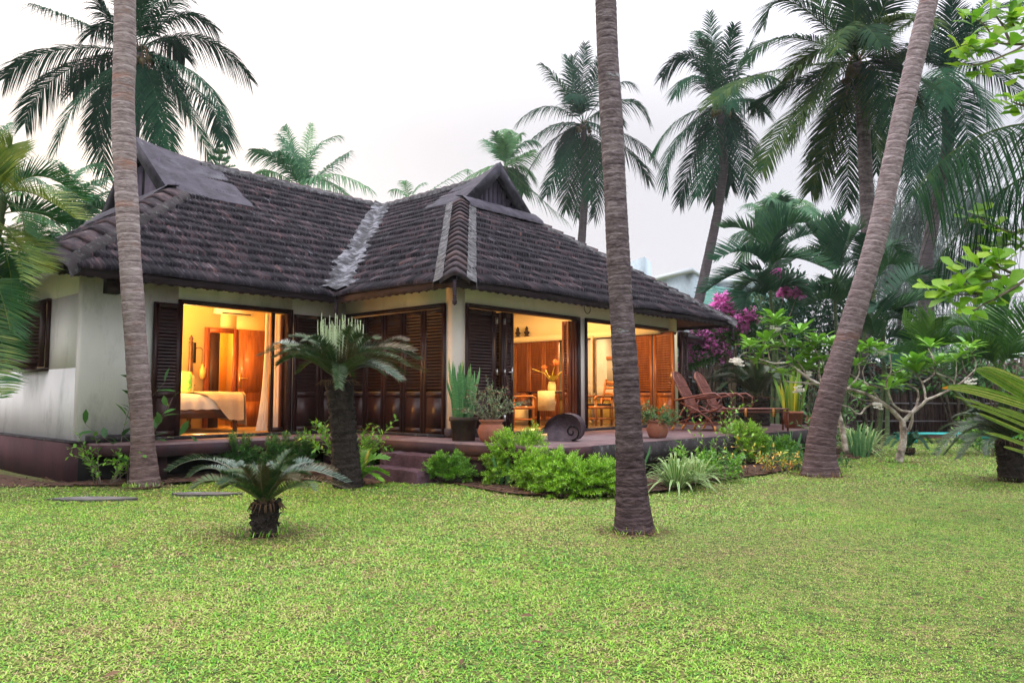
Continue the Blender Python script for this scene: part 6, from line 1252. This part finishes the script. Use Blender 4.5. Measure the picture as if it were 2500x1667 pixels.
# ---- neighbours' buildings far behind
Yb = 62
nb = empty('villa', tuple(atY(1700, 965, Yb))[:2] + (0,), 'white flat-roofed building far behind with a green tiled porch roof', 'building'); ob_ = np.array([atY(1700, 965, Yb)[0], Yb, 0])
m_nb = mat('white_render_hazed', [(.30, .37, .42), (.36, .44, .49)], rough=.8)  # white walls coloured blue-grey, distance haze put into the colour
def bx(b, x0, y0, x1, y1, Y, dep):   # px box -> world
    p = atY(x0, y1, Y) - ob_; q = atY(x1, y0, Y) - ob_; b.box((p[0], Y - Yb, max(0, p[2])), (q[0], Y - Yb + dep, q[2]))
def corner(b, xl, xc, xr, yl, yc, yr, Y, back, front, th, zb=0):   # two-faced block seen corner-on
    A, B_, C_ = atY(xl, yl, Y + back), atY(xc, yc, Y), atY(xr, yr, Y + front); z = B_[2]
    A[2] = C_[2] = z; A, B_, C_ = A - ob_, B_ - ob_, C_ - ob_; D_ = A + C_ - B_
    V = [(*p[:2], z - th) for p in (A, B_, C_, D_)] + [(*p[:2], z) for p in (A, B_, C_, D_)]; b.add(V, [(3, 2, 1, 0), (4, 5, 6, 7), (0, 1, 5, 4), (1, 2, 6, 5), (2, 3, 7, 6), (3, 0, 4, 7)])
b = MB(); corner(b, 1592, 1691, 1760, 660, 661, 690, 60, 5, 9, 9); b.build('wall', m_nb, nb)
b = MB(); corner(b, 1588, 1691, 1764, 652, 653, 690, 59.5, 5, 10, .35); b.build('parapet', mat('parapet_hazed', [(.48, .54, .58)], rough=.7), nb)  # parapet colour carries the same painted haze as the walls
b = MB(); corner(b, 1530, 1574, 1590, 626, 627, 640, 66, 3, 3, 11); b.build('roof_tower', m_nb, nb)
b = MB(); bx(b, 1740, 690, 1960, 965, 66, 8); b.build('wall', m_nb, nb)
b = MB(); bx(b, 1735, 680, 1965, 692, 65.7, 8.4); b.build('parapet', MATS['parapet_hazed'], nb)
m_grt = mat('green_glazed_tile', [(.03, .17, .15), (.07, .28, .24)], rough=.5, scale=6, rnd=.4)
b = MB()
def tiled(b, a0, a1, c0, c1, n):   # ridge a0-a1, eave c0-c1
    a0, a1, c0, c1 = map(np.array, (a0, a1, c0, c1)); m = 90
    for k in range(n):
        t0, t1 = k / n, (k + 1) / n + .03; rows = []
        s = np.linspace(0, 1, m); rb = .06 * np.abs(np.sin(s * 46))
        for t, h in ((t0, 0.0), (t1, .12), (t1, -.05)):
            L0 = a0 * (1 - t) + c0 * t; L1 = a1 * (1 - t) + c1 * t; P = L0 + (L1 - L0) * s[:, None]; P[:, 2] += h + rb; rows.append(P)
        b.grid(np.stack(rows, 0), r=random.random())
Yg = 44; rg = atY(1745, 700, Yg) - ob_; re = atY(1905, 745, Yg + 5) - ob_; e1 = atY(1650, 740, Yg + 3) - ob_; e2 = atY(1765, 765, Yg - 5) - ob_; e3 = atY(1960, 770, Yg - 1) - ob_
tiled(b, rg, atY(1860, 718, Yg + 3) - ob_, atY(1790, 775, Yg - 4) - ob_, e3, 9); tiled(b, rg, rg + .01, atY(1640, 770, Yg + 2) - ob_, atY(1790, 775, Yg - 4) - ob_, 9)
b.build('green_roof', m_grt, nb)
# left neighbours' greenery beyond the house
for k, (x, y, Y, rx, rz_, m) in enumerate([(-60, 700, 18, 2.2, 2.2, 'mid')]):
    bushmass('background_shrub', 'green shrub mass beyond the left end of the house', at2(x, y, Y), (rx, 1.2, rz_), 800, .2, .09, m)

# ---- ground: lawn sheet, bed soil, grass blades
b = MB(); nx = 60; xs = np.r_[-300, -60, np.linspace(-16, 22, 70), 70, 300]; ys = np.r_[-60, -8, np.linspace(1, 30, 60), 80, 300]
V = np.array([[(x, y, 0.0 if (y > 30 or abs(x) > 20) else .018 * math.sin(x * 1.1) * math.cos(y * .9) - .018) for y in ys] for x in xs]); b.grid(V)
m_lawn = mat('lawn_ground', [(.035, .035, .014), (.06, .075, .018), (.11, .13, .03), (.19, .13, .075)], rough=1, scale=16, bump=.6, bscale=60, detail=8, stain=((.20, .15, .09), .60, .78), sscale=.8)
tag(b.build('lawn', m_lawn), 'green garden lawn with drier tan patches', 'lawn', kind='structure')
def clean(pts): return [tuple(atz(x, y)[:2]) for x, y in pts]
front = [(-200, 1188), (60, 1190), (200, 1186), (330, 1184), (470, 1176), (620, 1166), (760, 1172), (870, 1188), (960, 1176), (1060, 1176), (1140, 1188), (1240, 1205), (1380, 1214), (1500, 1208), (1620, 1198), (1700, 1182), (1790, 1168), (1870, 1158), (1940, 1142), (2010, 1122), (2090, 1120), (2150, 1100), (2160, 1084)]
fw = clean(front); back_ = [tuple(W(10.5, -2, 0)[:2]), tuple(W(9.5, 3, 0)[:2]), tuple(W(0, 1, 0)[:2]), tuple(W(-1, 3.2, 0)[:2]), tuple(W(-5, 3.2, 0)[:2]), tuple(W(-5.5, 12, 0)[:2]), (-14, 16)]
poly = fw + back_
b = MB(); i0 = b.add([(x, y, .012) for x, y in poly]); b.ngon([i0 + i for i in range(len(poly))]); tag(b.build('garden_soil', m_soil), 'brown bare soil bed along the veranda', 'soil', kind='structure')
b = MB(); i0 = b.add([(x, y, .010) for x, y in [(3, 22.3), (26, 21.8), (26, 40), (3, 40)]]); b.ngon([i0 + i for i in range(4)]); tag(b.build('garden_soil', m_soil), 'brown leaf-littered soil strip along the bamboo fence', 'soil', kind='structure')
fwa = np.array(fw)
def in_lawn(x, y):
    # bed boundary interpolated by bearing
    br = x / y; bo = fwa[:, 0] / fwa[:, 1]; o_ = np.argsort(bo); yb = np.interp(br, bo[o_], fwa[o_, 1], right=23.0)
    return y < np.where(br > bo.max(), 22.3, yb + (rng.random(len(x)) - .5) * .55)
m_grass = mat('grass_blade', [(.022, .14, .010), (.08, .33, .016), (.25, .51, .022), (.40, .54, .09), (.46, .31, .18), (.28, .11, .06)], rough=.38, scale=3.0, rnd=.60, trans=.3, spec=.5, lo=.3, hi=.7)
def grass(y0, y1, dens, L_, w_, seed, only_fine=False):
    r_ = np.random.default_rng(seed); A = 0; xs_, ys_ = [], []
    area = .72 * (y1 ** 2 - y0 ** 2) + .6 * (y1 - y0); K = int(area * dens); y = np.sqrt(r_.random(K) * (y1 ** 2 - y0 ** 2) + y0 ** 2); x = (r_.random(K) * 2 - 1) * (.72 * y + .3)
    f_ = np.minimum(1, (y - y0) / (.12 * y0)) * np.minimum(1, (y1 - y) / (.12 * y1 / 1.12)); f_ = np.where(y1 > 20, np.minimum(1, (y - y0) / (.12 * y0)), f_); f_ = np.where(y0 < 3, np.minimum(1, (y1 - y) / (.12 * y1 / 1.12)), f_)
    ok = in_lawn(x, y) & (r_.random(K) < f_); x, y = x[ok], y[ok]
    # tufts: broad carpet-grass; patches on the right are finer and shorter
    dry = np.clip(.5 + .5 * np.sin(x * .8 + 1.0) * np.cos(y * .7 + x * .3) + .25 * np.sin(x * 2.3 + y * 1.9), 0, 1); fine = np.clip((x / y - .12) * 3.2 + .5 * np.sin(y * 1.1 + x * .7), 0, 1) * np.clip((12 - y) / 4, 0, 1)
    worn = np.exp(-(((x - 1.9) / 1.1) ** 2 + ((y - 6.3) / .7) ** 2)) + .8 * np.exp(-(((x - .9) / .6) ** 2 + ((y - 4.5) / .5) ** 2)) + .7 * np.exp(-(((x - 3.2) / 1.2) ** 2 + ((y - 9.5) / .8) ** 2)); dry = np.clip(dry + worn, 0, 1.6)
    for (tx, ty, tr_) in BARE: dq = np.hypot(x - tx, y - ty); dry = np.where(dq < tr_ * 1.5, 1.6, dry); x = np.where(r_.random(len(x)) < np.clip(1.5 - 1.3 * dq / tr_, 0, .96), 999, x)
    okk = x < 900; x, y, dry, fine = x[okk], y[okk], dry[okk], fine[okk]
    if only_fine: kf = fine > .35; x, y, dry, fine = x[kf], y[kf], dry[kf], fine[kf] * 0
    K = len(x); keep = r_.random(K) > dry * .22; x, y, dry, fine = x[keep], y[keep], dry[keep], fine[keep]; K = len(x)
    az = r_.random(K) * 6.28; el = .15 + r_.random(K) * .8; Ln = L_ * (.5 + .9 * r_.random(K)) * (1 - .5 * fine); Wd = w_ * (.6 + .8 * r_.random(K)) * (1 - .55 * fine)
    D = np.c_[np.cos(az) * np.cos(el), np.sin(az) * np.cos(el), np.sin(el)]; B = np.c_[x, y, .018 * np.sin(x * 1.1) * np.cos(y * .9) - .012]
    s = np.array([0, .5, 1.0]); pts = B[:, None] + D[:, None] * (Ln[:, None] * s)[..., None] - np.array([0, 0, 1]) * ((Ln * .35)[:, None] * s ** 2)[..., None]; pts[..., 2] = np.maximum(pts[..., 2], B[:, None, 2] - .004)
    wd = np.c_[-np.sin(az), np.cos(az), .35 * (r_.random(K) - .5)][:, None, :] + 0 * pts; wp = np.array([.7, 1.0, .08])
    rr = r_.random(K) ** 1.25 * .72; brn = r_.random(K) < (.13 + .26 * dry * (dry > .3)); pt = np.sin(x * 1.9 + 1.3 * np.sin(y * 1.1)) * np.cos(y * 1.6 + .9 * np.sin(x * 1.3)) + .6 * np.sin(x * 5.1 + y * 3.7) * np.cos(y * 4.3 - x * 2.1); rr = np.clip(rr + .12 * pt, 0, .72); rr = np.where(brn, .72 + .28 * r_.random(K), rr)
    b.strips(pts, Wd[:, None] * wp[None], wd, rr)
BARE = [(-2.28, 7.07, .36), (1.12, 7.07, .27), (4.84, 12.0, .36), (-5.11, 10.6, .3), (7.26, 14.35, .25), (7.53, 11.5, .35)]
b = MB(); grass(2.8, 10.5, 4800, .016, .0048, 9, True); grass(2.6, 5.82, 8500, .026, .0054, 1); grass(5.2, 9.52, 4400, .032, .0072, 2); grass(8.5, 14.56, 1700, .042, .010, 3); grass(13, 22.5, 450, .06, .015, 4)
tag(b.build('grass', m_grass), 'short broad-bladed green and straw lawn grass', 'grass', kind='stuff')
# fallen leaves
# longer tufts at the trunk feet
b = MB()
for (tx, ty, tr_) in BARE:
    K = 260; a = rng.random(K) * 6.28; r0 = tr_ * (.5 + .9 * rng.random(K) ** 1.3); a2 = rng.random(K) * 6.28
    b.leaves(np.c_[tx + r0 * np.cos(a), ty + r0 * np.sin(a), np.full(K, .014)], np.c_[np.cos(a2), np.sin(a2), .25 * rng.random(K)], np.tile([(0, 0, 1.)], (K, 1)) + (rng.random((K, 3)) - .5) * .6, .03 + .05 * rng.random(K), .008 + .012 * rng.random(K), rng.random(K))
tag(b.build('leaf_litter', m_dead), 'brown dry litter scattered round the tree and cycad feet', 'leaf litter', kind='stuff')
b = MB()
for (tx, ty, tr_) in BARE:
    K = 130; a = rng.random(K) * 6.28; r0 = tr_ * (.55 + .35 * rng.random(K)); B = np.c_[tx + r0 * np.cos(a), ty + r0 * np.sin(a), np.full(K, .005)]; a2 = rng.random(K) * 6.28; D = np.c_[np.cos(a2) * .5, np.sin(a2) * .5, np.ones(K)]; s = np.array([0, .5, 1.]); Ln = .05 + .12 * rng.random(K) ** 2
    pts = B[:, None] + nrm(D)[:, None] * (Ln[:, None] * s)[..., None] - np.array([0, 0, 1]) * ((Ln * .4)[:, None] * s ** 2)[..., None]; wd = np.c_[-np.sin(a2), np.cos(a2), 0 * a2][:, None] + 0 * pts
    b.strips(pts, np.tile([.008, .007, .001], (K, 1)), wd, rng.random(K) * .6)
tag(b.build('grass_tufts', m_grass), 'longer green grass tufts round the tree and cycad feet', 'grass', kind='stuff')
b = MB(); K = 170; y = 3.2 + rng.random(K) ** 1.3 * 14; x = (rng.random(K) * 2 - 1) * .7 * y; ok = in_lawn(x, y); x, y = x[ok], y[ok]; K = len(x); a = rng.random(K) * 6.28
b.leaves(np.c_[x, y, np.full(K, .022)], np.c_[np.cos(a), np.sin(a), .15 * rng.random(K)], np.tile([(0, 0, 1.)], (K, 1)) + (rng.random((K, 3)) - .5), .035 + .05 * rng.random(K), .014 + .02 * rng.random(K), rng.random(K))
tag(b.build('fallen_leaves', m_dead), 'scattered dry brown leaves and bits on the lawn', 'leaf litter', kind='stuff')
b = MB(); K = 2600; t = rng.random(K); i = rng.integers(0, len(fw) - 1, K); Pf = fwa[i] + (fwa[i + 1] - fwa[i]) * t[:, None]; Pf = Pf + nrm(Pf) * (rng.random((K, 1)) ** 1.3 * 1.3); a = rng.random(K) * 6.28
b.leaves(np.c_[Pf, np.full(K, .02)], np.c_[np.cos(a), np.sin(a), .2 * rng.random(K)], np.tile([(0, 0, 1.)], (K, 1)) + (rng.random((K, 3)) - .5), .03 + .05 * rng.random(K), .012 + .02 * rng.random(K), rng.random(K))
tag(b.build('leaf_litter', m_dead), 'dry leaf litter over the soil bed', 'leaf litter', kind='stuff')
# ---- overhead wire in the left corner
b = MB(); b.tube([atY(-40, 572, 11), atY(60, 573, 11), atY(180, 566, 11.4)], .006, 5); tag(b.build('cable', m_black), 'thin black cable running from the left edge to the roof corner', 'cable')
# ---- haze
b = MB(); b.box((-310, -70, -1.0), (310, 310, 32)); m = bpy.data.materials.new('haze'); m.use_nodes = True; n_ = m.node_tree.nodes; n_.clear()
o_ = n_.new('ShaderNodeOutputMaterial'); pv_ = n_.new('ShaderNodeVolumePrincipled'); pv_.inputs['Color'].default_value = (.93, .96, 1, 1); pv_.inputs['Density'].default_value = .0005; pv_.inputs['Anisotropy'].default_value = .2
m.node_tree.links.new(pv_.outputs[0], o_.inputs['Volume']); tag(b.build('haze', m), 'pale morning haze in the air between the palms', 'haze', kind='stuff')
